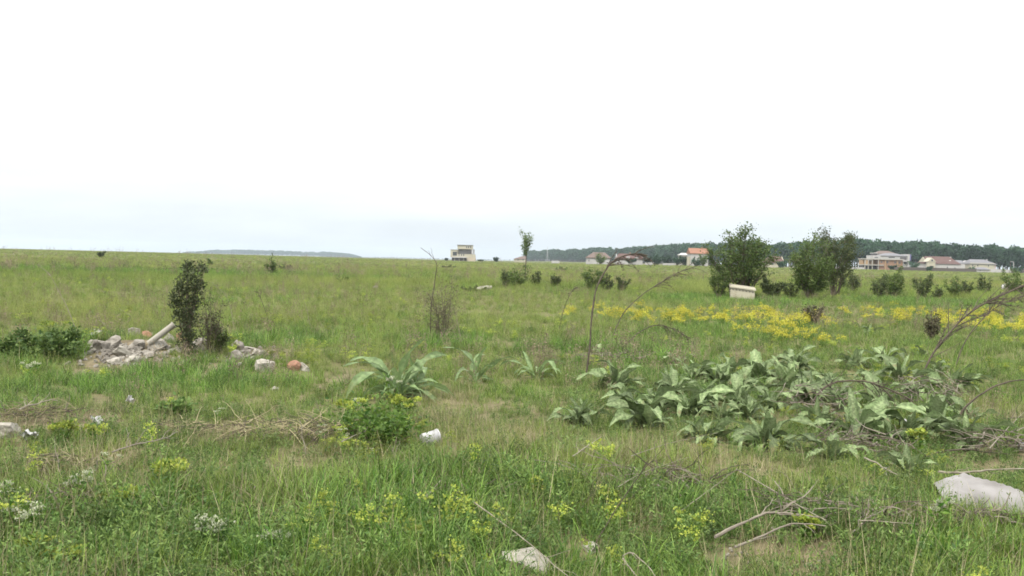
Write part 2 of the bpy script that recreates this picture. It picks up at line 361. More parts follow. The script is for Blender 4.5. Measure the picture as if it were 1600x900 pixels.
WOOD = [bpy.data.objects.new('woodtree%d' % k, treeblob(900 + k).mesh('woodtree%d' % k, [M['tree'], M['bark']])) for k in range(4)]
g = np.random.default_rng(77)
def woods(name, label, edge, rows, spacing, hh, seed, depth_step=7.0):
    E = np.array([gnd_at(p_, D_)[:2] for p_, D_ in edge]); seg = np.linalg.norm(np.diff(E, axis=0), axis=1); L = seg.sum(); cum = np.concatenate([[0], np.cumsum(seg)])
    P = []; SC = []
    for r_ in range(rows):
        n = int(L / spacing); s = (np.arange(n) + g.uniform(0, 1, n)) / n * L
        x = np.interp(s, cum, E[:, 0]); y = np.interp(s, cum, E[:, 1]); k_ = np.hypot(x, y)
        dd = r_ * depth_step + g.uniform(-3, 3, n); x = x * (1 + dd / k_); y = y * (1 + dd / k_)
        P.append(np.column_stack([x, y, hz(x, y) - 0.3])); SC.append(np.clip(np.minimum(s, L - s) / (0.22 * L) + 0.15, 0.15, 1) ** (0.7 if hh < 17 or rows == 7 else 0.0) * hh * g.uniform(0.78, 1.05, n) * (0.93 + 0.04 * min(r_, 3)) * (0.86 + 0.28 * vn(x, y, 60, 3)))
    return np.concatenate(P), np.concatenate(SC)
PROTO = {'wood': WOOD}
WOODS = [('woodland', 'dark green deciduous wood rising behind the houses', *woods('w', '', [(822, 1750), (880, 1480), (950, 1200), (1030, 980), (1100, 840), (1200, 690), (1340, 610), (1500, 575), (1800, 560)], 8, 6.5, 17.0, 1)),
         ('distant_woodland', 'pale hazy wood on the horizon beyond the field', *woods('w', '', [(285, 4100), (400, 3900), (500, 3900), (565, 4300)], 7, 8, 18.5, 2)),
         ('horizon_treeline', 'faint blue line of trees on the horizon', *woods('w', '', [(540, 4200), (700, 4100), (840, 4200)], 3, 10, 6.0, 3))]

# ------------------------------------------------------------------ buildings
WALLC = {'cream': (0.41, 0.385, 0.30), 'white': (0.40, 0.39, 0.38), 'dark': (0.11, 0.10, 0.105), 'glass': (0.05, 0.055, 0.06), 'grey': (0.2, 0.195, 0.2), 'orange': (0.24, 0.12, 0.075),
         'redroof': (0.10, 0.058, 0.05), 'brownroof': (0.13, 0.095, 0.08), 'greyroof': (0.16, 0.158, 0.17), 'brick': (0.27, 0.165, 0.11), 'brick_pale': (0.36, 0.245, 0.14), 'concrete': (0.36, 0.34, 0.30), 'pink': (0.5, 0.40, 0.39),
         'fence': (0.095, 0.08, 0.07), 'pale': (0.42, 0.41, 0.40), 'beige': (0.45, 0.39, 0.3), 'blue': (0.13, 0.13, 0.24), 'metal': (0.5, 0.5, 0.48)}
for k_, v_ in WALLC.items(): M['b_' + k_] = solid('paint_' + k_, v_, tuple(x * 0.84 for x in v_), 0.8, 0.85 if k_ != 'glass' else 0.15)
class House:
    """a building laid out in photo pixels at distance D; x to the right, y down from the photo, d = metres behind the front"""
    def __init__(s, name, label, px, D, cat='house', group=None):
        s.o = thing(name, label, cat, gnd_at(px, D), 0, group); s.D = D; s.px = px; s.k = D / FPX
        hp = 386.7 + 0.0235 * px; s.yb = hp + (CAM[2] - s.o.location.z) * FPX / D      # photo row of the ground line
    def X(s, x): return (x - s.px) * s.k
    def Z(s, y, x=None): return (s.yb + 0.0235 * ((x if x is not None else s.px) - s.px) - y) * s.k
    def box(s, nm, m, x0, x1, y0, y1, d0, d1, parent=None):
        mid = (x0 + x1) / 2; zb = -0.3 if y1 is None else s.Z(y1, mid)
        b = MB().box(s.X(x0), s.X(x1), d0, d1, zb, s.Z(y0, mid)); return b.obj(nm, M['b_' + m], parent or s.o)
    def window(s, x0, x1, y0, y1, d=0.0, fm='white', pm='glass'):
        mid = (x0 + x1) / 2; a, b, z0, z1 = s.X(x0), s.X(x1), s.Z(y1, mid), s.Z(y0, mid); t_ = min(0.09, (b - a) * 0.15); q = MB()
        q.box(a, a + t_, d - .06, d + .1, z0, z1).box(b - t_, b, d - .06, d + .1, z0, z1).box(a + t_, b - t_, d - .06, d + .1, z0, z0 + t_).box(a + t_, b - t_, d - .06, d + .1, z1 - t_, z1)
        w_ = q.obj('window', M['b_' + fm], s.o)
        MB().box(a + t_, b - t_, d - .02, d + .05, z0 + t_, z1 - t_).obj('pane', M['b_' + pm], w_)
    def roof(s, m, x0, x1, yt, ye, d0, d1, r0=0.0, r1=0.0, nm='roof', over=0.35):
        """ridge along x; r0, r1: hip inset in px at each end (0 = gable)"""
        mid = (x0 + x1) / 2; a, b = s.X(x0) - over, s.X(x1) + over; ze, zt = s.Z(ye, mid), s.Z(yt, mid); c0, c1 = s.X(x0 + r0) - (over if not r0 else 0), s.X(x1 - r1) + (over if not r1 else 0); dm = (d0 + d1) / 2
        e0, e1 = d0 - over, d1 + over; th = 0.18
        V = [(a, e0, ze), (b, e0, ze), (b, e1, ze), (a, e1, ze), (c0, dm, zt), (c1, dm, zt), (a, e0, ze - th), (b, e0, ze - th), (b, e1, ze - th), (a, e1, ze - th)]
        return MB().add(V, [(0, 1, 5, 4), (2, 3, 4, 5), (1, 2, 5), (3, 0, 4), (0, 6, 7, 1), (1, 7, 8, 2), (2, 8, 9, 3), (3, 9, 6, 0), (9, 8, 7, 6)]).obj(nm, M['b_' + m], s.o)
    def gable(s, m, x, yt, ye, d0, d1, nm='gable_wall'):
        xx = s.X(x); V = [(xx, d0, s.Z(ye, x)), (xx, d1, s.Z(ye, x)), (xx, (d0 + d1) / 2, s.Z(yt, x))]; V2 = [(v[0] + .2, v[1], v[2]) for v in V]
        return MB().add(V + V2, [(0, 1, 2), (5, 4, 3), (0, 3, 4, 1), (1, 4, 5, 2), (2, 5, 3, 0)]).obj(nm, M['b_' + m], s.o)
# modern stepped house in the middle
H = House('modern_house', 'cream flat roofed three storey house alone on the horizon', 722, 560)
H.box('wall', 'cream', 714.2, 737.8, 383.0, 389.3, 0.6, 9); H.box('roof_slab', 'grey', 713.4, 738.2, 382.6, 383.3, 0.2, 9.3)
H.box('wall', 'cream', 714.6, 737.0, 389.35, 402.5, 3.0, 9); H.box('terrace_wall', 'grey', 716, 736, 389.6, 396.6, 2.6, 2.95); H.box('pillar', 'white', 736.2, 738.0, 389.3, 396.5, 0.65, 1.3)
H.box('wall', 'cream', 703.6, 714.4, 390.2, 402.4, 0.3, 7.5); H.box('roof_slab', 'white', 703.0, 714.0, 389.7, 390.25, 0.0, 7.7)
H.box('wall', 'cream', 714.5, 742.6, 397.2, 402.3, 0.1, 2.5); H.box('wall', 'beige', 729.0, 742.4, 402.35, None, 0.15, 8); H.box('balcony', 'white', 705.0, 729.4, 401.2, 402.7, -0.9, 0.09)
H.box('garage_wall', 'dark', 705.5, 728.9, 402.75, None, 1.2, 7); H.box('side_wing', 'white', 738.5, 740.4, 389.6, 397.1, 2, 8)
for a in (728.6, 731.6, 734.8): H.window(a - 0.9, a + 0.9, 384.7, 387.8, 0.6)
H.window(707, 713.6, 393.2, 399.4, 0.3, 'grey'); H.window(716.2, 718, 396.9, 399.7, 0.1); H.window(719.8, 721.9, 396.9, 399.7, 0.1); H.window(723.2, 725.2, 396.9, 399.7, 0.1)
for a in (710, 717, 724): H.box('pillar', 'concrete', a, a + 0.7, 402.75, None, -0.5, -0.1)
# low house right of it
H = House('low_house', 'small low cream house with sloping roof behind the slim sapling', 812, 610)
H.box('wall', 'cream', 803, 821, 404.6, None, 0, 7); H.gable('cream', 820.2, 400.4, 404.7, 0, 7); H.roof('brownroof', 803, 821, 400.0, 404.6, 0, 7, 13, 0); H.window(808.5, 810.3, 405.3, 407.4, 0); H.window(816.3, 818, 404.9, 407, 0)
# hipped roof house
H = House('hip_roof_house', 'white house with dull brown hipped roof half hidden by a tree', 935, 425)
H.box('wall', 'white', 918, 953, 402.6, None, 0, 9); H.roof('brownroof', 918, 953.5, 394.2, 402.8, 0, 9, 10, 7); H.window(919.4, 921, 405.2, 408.8, 0); H.window(941, 944, 405, 408.6, 0)
# red brown roofed house
H = House('long_brown_house', 'long white house with red brown roof beside dark trees', 984, 425)
H.box('wall', 'white', 964, 1004, 403.8, None, 0, 8); H.gable('white', 963.9, 396.5, 404, 0, 8); H.roof('redroof', 964, 1004, 396.2, 404.2, 0, 8, 4, 0); H.window(966.0, 968.4, 405.0, 408, 0); H.window(978, 981.5, 405.4, 408, 0); H.window(992, 995, 405.6, 408.4, 0)
H.box('dormer', 'white', 979, 984, 400.6, 403.4, -0.1, 2.4); H.box('dormer', 'white', 993, 998.5, 401.0, 403.6, -0.1, 2.4); H.box('chimney', 'brick', 985, 986.4, 394.2, 398.5, 3.5, 4.2)
# orange roofed house
H = House('orange_roof_house', 'tall white house with bright orange roof left of the bushy tree', 1092, 400)
H.box('wall', 'white', 1079, 1106, 395.6, None, 0, 8); H.gable('cream', 1078.9, 388.0, 395.8, 0, 8); H.roof('orange', 1079, 1106, 387.6, 396.0, 0, 8); H.box('porch', 'cream', 1075.4, 1078.8, 401, None, 1, 6)
H.window(1093.5, 1096.8, 400.6, 404.6, 0, 'blue'); H.window(1084, 1086.4, 400.4, 404.4, 0); H.window(1100.5, 1102.5, 400.8, 404.6, 0); H.box('chimney', 'brick', 1098, 1099.6, 385.6, 390, 3, 3.8)
H = House('grey_outbuilding', 'pale roofed outbuilding above dark trees beside the orange roof', 1071, 440)
H.box('wall', 'concrete', 1063, 1079, 398.4, None, 0, 6); H.roof('pale', 1063, 1079, 395.2, 398.5, 0, 6, 3, 3); H.window(1066, 1068, 400.5, 403, 0)
# houses seen between the bushy trees
H = House('red_roof_cottage', 'cream cottage with red roof seen between the two bushy trees', 1209, 395)
H.box('wall', 'cream', 1193, 1225, 409.4, None, 0, 7); H.gable('cream', 1224.7, 400.4, 409.6, 0, 7); H.roof('redroof', 1193, 1225, 400.2, 409.6, 0, 7, 14, 3); H.window(1206, 1209, 410.8, 414, 0); H.window(1217, 1220, 411, 414.2, 0)
H = House('small_cottage', 'little pale cottage showing just beside the twin bushy tree', 1251, 400)
H.box('wall', 'white', 1245, 1258, 408.6, None, 0, 6); H.roof('redroof', 1245, 1258, 404.6, 408.8, 0, 6, 3, 3); H.window(1247.4, 1249.6, 410.4, 413.4, 0)
# unfinished brick house and white villa behind
H = House('unfinished_brick_house', 'unfinished two storey brick house with bare concrete floors', 1382, 490, 'building')
H.box('wall', 'brick', 1373, 1411, 406.0, None, 0.4, 9); H.box('wall', 'brick_pale', 1352, 1372.6, 406.2, 413.2, 3.2, 9); H.box('roof_slab', 'concrete', 1351, 1412, 404.4, 405.9, -0.3, 9.4); H.box('floor_slab', 'concrete', 1351, 1381, 413.3, 414.7, -0.4, 8.9)
for a in (1351.2, 1356.4, 1362.6, 1372): H.box('pillar', 'concrete', a, a + 1.1, 405.95, 413.25, -0.1, 0.35); H.box('pillar', 'concrete', a, a + 1.1, 414.75, None, -0.1, 0.35)
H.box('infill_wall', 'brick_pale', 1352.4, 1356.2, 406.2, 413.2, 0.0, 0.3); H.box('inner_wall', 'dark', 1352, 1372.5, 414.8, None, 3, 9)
for a, b, y0, y1 in ((1376, 1379.5, 407.6, 411.2), (1385, 1389, 407.4, 411.6), (1397, 1401, 408, 412), (1404, 1408, 408.4, 412.6), (1392, 1394, 414, 418)): H.window(a, b, y0, y1, 0.38, 'brick_pale', 'dark')
H.box('pier', 'brick_pale', 1383.0, 1384.6, 406, None, 0.1, 0.36); H.box('pier', 'brick_pale', 1402.2, 1403.4, 406, None, 0.1, 0.36)
H = House('white_villa', 'white villa with grey roof rising behind the brick house', 1392, 520, 'building')
H.box('wall', 'white', 1364, 1417, 399.6, None, 0, 10); H.roof('greyroof', 1377, 1417, 395.4, 399.7, 0, 10, 12, 14); H.box('roof_tower', 'dark', 1365.4, 1371, 396.0, 399.5, 1, 5); H.box('tower_roof', 'white', 1364.4, 1371.8, 395.0, 396.0, 0.6, 5.4)
H.box('side_wall', 'white', 1417.2, 1419.4, 397.2, None, -1.5, 9); H.box('balcony', 'white', 1405, 1417, 407.6, 408.8, -1.4, -0.01); H.window(1405.6, 1416.6, 401.6, 406.6, 0, 'white', 'dark'); H.window(1388, 1398, 401.3, 403.2, 0); H.window(1366, 1372, 401.3, 403, 0); H.window(1412, 1416.6, 409.2, 413, 0); H.box('blue_panel', 'blue', 1419.5, 1424.6, 397.4, 407, 1, 1.3)
H = House('brown_roof_house', 'dark brown rooftop showing above the white villa', 1386, 545)
H.box('wall', 'beige', 1374, 1399, 396.6, None, 0, 9); H.roof('brownroof', 1371, 1401, 391.8, 396.6, 0, 9, 8, 9); H.window(1384, 1387, 397, 398.4, 0)
# red roofed white house
H = House('red_roof_house', 'long white house with dark red roof and two skylights', 1478, 490)
H.box('wall', 'white', 1450, 1508, 412.0, None, 0, 13); H.gable('cream', 1449.8, 401.0, 412.2, 0, 13); r_ = H.roof('redroof', 1450, 1500, 400.7, 412.2, 0, 13, 3, 8); H.box('front_gable', 'cream', 1447.4, 1459, 408.4, None, -2, -0.01)
q = MB(); a, b, m_ = H.X(1446.6), H.X(1460), H.X(1453); q.add([(a, -2.2, H.Z(409, 1450)), (b, -2.2, H.Z(409, 1458)), (m_, -2.2, H.Z(402.6, 1453)), (a, 3.5, H.Z(409, 1450)), (b, 3.5, H.Z(409, 1458)), (m_, 3.5, H.Z(402.6, 1453))], [(0, 1, 2), (3, 5, 4), (0, 2, 5, 3), (1, 4, 5, 2), (0, 3, 4, 1)]); q.obj('front_gable', M['b_cream'], H.o)
H.window(1452, 1455, 405.2, 408.4, -2.2); H.window(1450.6, 1456.6, 415, 419, -2, 'beige'); H.window(1479.6, 1481.4, 416.8, 420.2, 0, 'grey'); H.window(1491.4, 1493.6, 418, 420.6, 0, 'grey')
for a in (1477.5, 1487): q = MB(); x0, x1 = H.X(a), H.X(a + 2.4); z0, z1 = H.Z(408.6, a), H.Z(406.6, a); q.add([(x0, 2.0, z0), (x1, 2.0, z0), (x1, 3.1, z1), (x0, 3.1, z1), (x0, 2.6, z0 - .3), (x1, 2.6, z0 - .3), (x1, 3.7, z1 - .3), (x0, 3.7, z1 - .3)], [(0, 1, 2, 3), (7, 6, 5, 4), (0, 4, 5, 1), (2, 6, 7, 3), (1, 5, 6, 2), (0, 3, 7, 4)]); q.obj('skylight', M['b_white'], H.o)
H.box('chimney', 'dark', 1492.4, 1494.8, 402.8, 410, 6, 7); H.box('chimney_cap', 'white', 1491.8, 1494.4, 401.2, 402.7, 5.8, 7.2)
H = House('grey_hip_house', 'pale house with steep grey roofs between its red and grey roofed neighbours', 1506, 515)
H.box('wall', 'pale', 1494, 1518, 411.4, None, 0, 9); H.roof('greyroof', 1493, 1512, 406.6, 411.6, 0, 9, 5, 5); H.roof('pale', 1507, 1519, 407.2, 411.4, -1.5, 6, 3, 3, nm='side_roof'); H.window(1510, 1512, 413.6, 416.4, 0)
H = House('grey_roof_house', 'cream two storey house with dark grey roof and pink end wall', 1536, 490)
H.box('wall', 'cream', 1516, 1554, 411.0, None, 0, 10); H.box('end_wall', 'pink', 1554.1, 1557, 412.2, None, 0.3, 9.7); H.roof('greyroof', 1516, 1557, 405.4, 412.4, 0, 10, 6, 12); H.window(1526.8, 1529, 413.4, 416.4, 0); H.window(1543.6, 1545.6, 413.8, 416.8, 0); H.window(1519, 1521, 413.2, 416, 0); H.box('chimney', 'white', 1547.6, 1549, 405.2, 407.4, 4, 5)
H = House('white_shed', 'low white shed with grey roof in front of the pink ended house', 1536, 470, 'shed')
H.box('wall', 'white', 1525, 1547, 421, None, 0, 5); H.roof('greyroof', 1528, 1547, 417.6, 421, 0, 5, 4, 5); H.window(1531, 1533, 421.6, 423.4, 0)
H = House('low_white_building', 'low white building behind the dark fence beside the brick house', 1430, 480, 'shed')
H.box('wall', 'white', 1414, 1446.6, 418.0, None, 0, 4); H.box('roof_slab', 'pale', 1413.4, 1447, 417.2, 417.95, -0.3, 4.3); H.window(1424, 1427, 418.6, 420.2, 0)
# garden walls and fences, panel by panel
def panel_fence(name, label, x0, x1, D, hgt, m, pw=2.5, cat='fence'):
    a, b = gnd_at(x0, D), gnd_at(x1, D); n = max(1, int(abs(b[0] - a[0]) / pw)); o = thing(name, label, cat, a); o['kind'] = 'thing'; w_ = (b[0] - a[0]) / n
    pm = MB().box(0.06, w_ - 0.06, -0.05, 0.05, 0.0, hgt).mesh('panel', M['b_' + m]); po = MB().box(-0.06, 0.06, -0.08, 0.08, -0.3, hgt + 0.12).mesh('post', M['b_' + m])
    for i in range(n):
        z = float(hz(a[0] + w_ * (i + .5), D)) - a[2]
        link('panel', pm, o).location = (w_ * i, 0, z); link('post', po, o).location = (w_ * i, 0, z)
    link('post', po, o).location = (w_ * n, 0, float(hz(b[0], D)) - a[2])
panel_fence('dark_fence', 'long dark brown fence in front of the red roofed house', 1398, 1526, 460, 1.5, 'fence')
panel_fence('concrete_fence', 'pale grey concrete fence beside the lamp post', 1549, 1580, 460, 1.5, 'pale')
panel_fence('brown_fence', 'dark fence running out of the picture past the lamp', 1581, 1680, 460, 1.9, 'fence')
panel_fence('pale_fence', 'thin pale fence between the twin tree and the brick house', 1306, 1350, 470, 0.9, 'pale')
for x0, x1, D, hh_, lb in ((984, 999, 415, 1.3, 'short white wall below the long brown house'), (1008, 1019, 410, 1.1, 'short white wall among the dark trees'), (1036, 1056, 405, 0.9, 'low whitish wall under the dark trees'), (1086, 1099, 390, 0.9, 'white wall at the foot of the orange roofed house'), (862, 874, 520, 1.3, 'tiny white wall far off at the edge of the wood')):
    panel_fence('garden_wall', lb, x0, x1, D, hh_, 'white', 2.0, 'wall')
def pole(name, label, px, D, hpx, lamp=False, r=0.09, m='metal'):
    c = gnd_at(px, D); h = hpx * D / FPX; o = thing(name, label, 'lamp post' if lamp else 'pole', c)
    MB().tube([(0, 0, -0.2), (0, 0, h * .5), (0, 0, h)], [r, r * .85, r * .7], 8).obj('post', M['b_' + m], o)
    if lamp:
        MB().tube([(0, 0, h - .05), (-.4, 0, h + .1), (-0.9, 0, h + .12)], r * .6, 6).obj('arm', M['b_' + m], o); MB().box(-1.5, -.85, -.16, .16, h + .04, h + .22).obj('lamp_head', M['b_white'], o)
    else: MB().box(-0.5, 0.5, -.05, .05, h - .5, h - .38).obj('crossarm', M['b_' + m], o)
pole('lamp_post', 'single pale street lamp at the end of the concrete fence', 1584, 465, 17, True, 0.16)
pole('utility_pole', 'thin pole on the side nearer the red roofed cottage', 1234, 390, 15, m='concrete')
pole('utility_pole', 'thin pole on the side nearer the twin bushy tree', 1239, 392, 15, m='concrete')
def mast(px, D, hpx, lb):
    c = gnd_at(px, D); h = hpx * D / FPX; o = thing('lattice_mast', lb, 'mast', c); q = MB(); w_ = h * 0.05
    for sx in (-1, 1):
        for sy in (-1, 1): q.tube([(sx * w_, sy * w_, 0), (sx * w_ * .1, sy * w_ * .1, h)], 0.11, 4)
    q.obj('leg_frame', M['b_metal'], o); q = MB()
    for i in range(8):
        a, b = i / 8, (i + 1) / 8; wa, wb = w_ * (1 - .9 * a), w_ * (1 - .9 * b)
        for sy in (-1, 1): q.tube([(-wa, sy * wa, h * a), (wb, sy * wb, h * b)], 0.07, 3); q.tube([(wa, sy * wa, h * a), (-wb, sy * wb, h * b)], 0.07, 3)
    q.obj('bracing', M['b_metal'], o)
mast(855, 1500, 24, 'faint lattice mast beyond the wood, the one nearer the sapling'); mast(869, 1550, 22, 'faint lattice mast beyond the wood, the one farther from the sapling')

# ------------------------------------------------------------------ trees around the houses
for px, Y, h, w, sd, m_, lb in ((938, 415, 18, 28, 1, 'shrub_light', 'round olive tree hiding the hipped roof house'), (1012, 412, 15, 16, 2, 'tree', 'small dark tree at the end of the long brown house'), (1026, 415, 17, 20, 3, 'tree', 'dark round tree between the long brown house and the pale outbuilding'),
        (1042, 412, 18, 22, 4, 'tree', 'tallest dark tree below the wood beside the outbuilding'), (1058, 410, 16, 22, 5, 'tree', 'dark bushy tree just in front of the outbuilding'), (1070, 405, 15, 16, 6, 'tree', 'dark tree touching the porch of the orange roofed house'), (1088, 388, 13, 20, 7, 'tree', 'low dark tree in front of the orange roofed house'),
        (1099, 386, 18, 14, 8, 'shrub_light', 'small green tree before the orange roof'), (988, 416, 11, 24, 9, 'tree', 'low dark bush before the long brown house'), (775, 540, 8, 8, 10, 'tree', 'single dark bush right of the modern house'), (697, 545, 4, 7, 11, 'tree', 'small dark bush left of the modern house'),
        (752, 545, 3, 16, 12, 'tree', 'low dark hedge right of the modern house'), (1222, 385, 12, 14, 13, 'tree', 'dark tree against the red roofed cottage'), (1428, 478, 15, 20, 14, 'tree', 'dark tree beside the blue panel of the villa'), (1396, 465, 8, 30, 15, 'tree', 'dark low bushes growing before the brick house'),
        (1519, 462, 8, 14, 16, 'tree', 'small dark tree between the red and grey roofed houses'), (1592, 455, 10, 30, 17, 'tree', 'dark bushes in front of the fence by the lamp'), (1453, 458, 7, 12, 18, 'tree', 'small dark bush by the gable of the red roofed house')):
    shrub('tree', lb, 'tree', px, 0, h, w, 300 + sd, m_, 'trees around the houses', Y=Y, names=('trunk', 'crown'), stems=8, nleaf=900, leaf=0.42, sig=0.11 * h * Y / FPX, low=0.15, asp=0.9, r0=0.12)

# ------------------------------------------------------------------ shrubs on the field
shrub('bushy_tree', 'big dark green bushy tree behind the white box', 'tree', 1158, 466, 124, 122, 11, 'treeleaf', None, names=('trunk', 'crown'), stems=24, nleaf=11500, leaf=0.10, sig=0.13, twigs=13, low=0.25, r0=0.04)
shrub('bushy_tree', 'tall light green half of the twin bushy tree', 'tree', 1266, 468, 108, 58, 12, 'shrub_light', None, names=('trunk', 'crown'), stems=17, nleaf=10500, leaf=0.09, sig=0.13, twigs=13, low=0.1, r0=0.035)
shrub('bushy_tree', 'dark upright half of the twin bushy tree', 'tree', 1304, 464, 124, 54, 13, 'shrub', None, names=('trunk', 'crown'), stems=16, nleaf=9500, leaf=0.09, sig=0.12, twigs=13, low=0.28, r0=0.035)
BUSH_ = [(1123, 462, 42, 34, 'thin dark bush left of the white box'), (1203, 462, 36, 46, 'loose dark bush right of the white box'), (1234, 462, 22, 24, 'low bush touching the light half of the twin tree'), (1318, 452, 24, 12, 'slim little bush right of the twin tree'), (1333, 456, 34, 14, 'thin upright bush between the twin tree and the wide bush'),
        (1374, 464, 40, 30, 'dark bush on the near end of the wide double bush'), (1398, 464, 44, 40, 'wide dark double bush below the brick house'), (1443, 463, 36, 30, 'pointed dark bush below the red roofed house'), (1466, 463, 18, 16, 'small low bush beside the pointed bush'), (1490, 462, 30, 22, 'dark bush below the red roof chimney'), (1508, 461, 26, 20, 'smaller dark bush below the white shed'),
        (1535, 458, 28, 18, 'round dark bush standing alone below the pink end wall'), (1580, 458, 38, 34, 'dark bush holding the pale plastic bag'), (1602, 462, 26, 26, 'dark bush cut by the picture edge'), (790, 446, 28, 18, 'left dark bush of the row by the sapling'), (806, 447, 30, 24, 'middle dark bush of the row by the sapling'), (868, 446, 22, 16, 'small leaning bush right of the sapling'), (838, 446, 24, 14, 'dark bush close to the sapling trunk'),
        (926, 452, 42, 30, 'forked dark bush behind the tall bent stalk'), (948, 452, 24, 20, 'low dark bush beside the forked bush'), (972, 452, 22, 22, 'last low bush right of the forked bush'), (424, 428, 28, 14, 'dark upright bush on the far field'), (446, 424, 12, 24, 'low dark bush right of the far upright bush'), (158, 402, 9, 12, 'tiny dark bush near the far horizon'), (328, 416, 12, 7, 'tiny slim bush beside the thorny shrub top'),
        (1270, 503, 34, 38, 'thin brownish bush in front of the twin tree'), (1456, 528, 46, 20, 'dark weedy bush among the yellow flowers'), (535, 444, 14, 16, 'small dark bush in the middle field'), (740, 458, 12, 50, 'low dark bush behind the pale slab'), (700, 420, 6, 34, 'flat dark bush below the modern house'), (878, 424, 6, 20, 'flat green bush near the masts')]
BUSH = [(px, py + (5 if h > 15 else 1), h + (8 if h > 15 else 2), w * .92, lb) for px, py, h, w, lb in BUSH_]
for i, (px, py, h, w, lb) in enumerate(BUSH):
    Y_ = gnd(px, py)[1]
    dr = 'brownish' in lb or 'weedy' in lb
    shrub('bush', lb, 'bush', px, py, h, w, 400 + i, 'shrub_dry' if dr else ('shrub' if i % 3 else 'shrub_light'), 'dark bushes on the field', stems=11 if dr else 7, nleaf=int((220 + 3.0 * h * w * .5) * (.6 if dr else 1)), leaf=max(0.05, 0.0015 * Y_), sig=0.055 * h * Y_ / FPX, twigs=8, low=0.18, r0=0.022, open_=1.15)
# slim sapling with a bare trunk
c = gnd(820, 446); s_ = FPX / c[1]; o = thing('sapling', 'slim young tree with a bare trunk and narrow leafy top', 'tree', c)
g = np.random.default_rng(5); sm = MB(); fm = MB(); hh_ = 76 / s_
P = np.column_stack([np.linspace(0, 0.06, 8), np.zeros(8), np.linspace(0, hh_ * .8, 8)]); sm.tube(P, np.linspace(0.05, 0.02, 8), 6); pts = []
for k in range(9):
    a = g.random() * 2 * PI; b = P[5] + (P[7] - P[5]) * g.random(); d = np.array([0.42 * math.cos(a), 0.42 * math.sin(a), 1.0]); d /= np.linalg.norm(d); L_ = hh_ * g.uniform(0.25, 0.4); sm.tube(b + d * L_ * np.linspace(0, 1, 4)[:, None], [0.016, .012, .008, .004], 4); pts += [b + d * L_ * f_ for f_ in np.linspace(0.2, 1, 7)]
pts = np.array(pts); Cc = pts[g.integers(0, len(pts), 1000)] + g.normal(0, 0.07, (1000, 3)); leafquads(fm, g, Cc, 0.10, 0, .8)
lowp = np.column_stack([g.normal(0.02, 0.12, 500), g.normal(0, 0.12, 500), g.uniform(0.1, hh_ * .42, 500)]); leafquads(fm, g, lowp, 0.09)
sm.obj('trunk', M['bark'], o); fm.obj('crown', M['shrub_light'], o)
# thorny shrub by the rubble
c = gnd(290, 556); s_ = FPX / c[1]; o = thing('thorny_shrub', 'tall dark thorny shrub growing out of the rubble heap', 'shrub', c)
g = np.random.default_rng(21); sm = MB(); fm = MB(); k_ = 1 / s_
LOB = [(0, -140, 10), (2, -128, 13), (22, -137, 9), (14, -118, 14), (-8, -112, 12), (-14, -100, 10), (4, -98, 18), (18, -104, 12), (-20, -82, 9), (-8, -80, 14), (6, -76, 16), (16, -86, 9), (-4, -58, 16), (8, -56, 15), (0, -36, 13), (10, -30, 11), (-4, -18, 10), (8, -14, 9), (-14, -66, 6), (24, -112, 6), (-22, -92, 6), (30, -134, 5)]
for (dx, dy, rr_) in LOB:
    rr_ = rr_ * .92; n = int(9.5 * rr_ ** 1.25); dx = dx * .9; d = g.normal(size=(n, 3)); d /= np.linalg.norm(d, axis=1)[:, None]; p_ = np.array([dx, 0, -dy]) * k_ + d * rr_ * k_ * g.uniform(0.25, 1.25, (n, 1)) + np.array([0, g.normal(0, 4) * k_, 0])
    leafquads(fm, g, p_, 0.045, 0, .9, 0.5, out=d * 0.6)
    sm.tube(smooth_path([(g.normal(0, .03), g.normal(0, .03), 0), (dx * .4 * k_, 0, -dy * .5 * k_), (dx * k_, 0, -dy * k_ + rr_ * k_ * .6)], 8), np.linspace(0.014, 0.004, 8)[:len(smooth_path([(0, 0, 0), (1, 0, 0), (2, 0, 0)], 8))], 5)
sm.obj('stems', M['bark'], o); fm.obj('foliage', M['thorn'], o)
shrub('dry_shrub', 'half withered brownish shrub leaning on the thorny shrub', 'shrub', 326, 552, 108, 54, 22, 'shrub_dry', None, stems=9, nleaf=900, leaf=0.032, sig=0.055, twigs=9, low=0.15, r0=0.012)
shrub('low_green_shrub', 'small green thorny sprig growing low beside the withered shrub', 'shrub', 340, 552, 52, 34, 23, 'shrub', None, stems=6, nleaf=1300, leaf=0.035, sig=0.05, twigs=7, low=0.1, r0=0.008)
shrub('withered_shrub', 'grey withered bush with a tall bare broken stem', 'shrub', 690, 532, 120, 56, 24, 'shrub_dry', None, stems=16, nleaf=1500, leaf=0.03, sig=0.06, twigs=10, low=0.1, r0=0.008)
shrub('leafy_bush', 'dark leafy bramble mound beside the rubble heap', 'bush', 75, 564, 48, 150, 25, 'herb', None, stems=16, nleaf=5200, leaf=0.06, sig=0.07, twigs=7, low=0.05, r0=0.008)
shrub('leafy_bush', 'dark leafy weed mound behind the white cup', 'bush', 592, 694, 64, 165, 26, 'lush', None, stems=26, nleaf=3600, leaf=0.04, sig=0.075, twigs=7, low=0.05, r0=0.006)
shrub('leafy_bush', 'feathery grey green weed left of the crumpled sheet', 'bush', 1395, 800, 52, 110, 27, 'herb', None, stems=14, nleaf=4500, leaf=0.03, sig=0.04, twigs=8, low=0.05, r0=0.004, asp=0.25)
shrub('leafy_bush', 'small dark green weed clump on the dry strip', 'bush', 270, 656, 34, 48, 28, 'herb', None, stems=9, nleaf=1200, leaf=0.05, sig=0.03, twigs=6, low=0.05, r0=0.004)
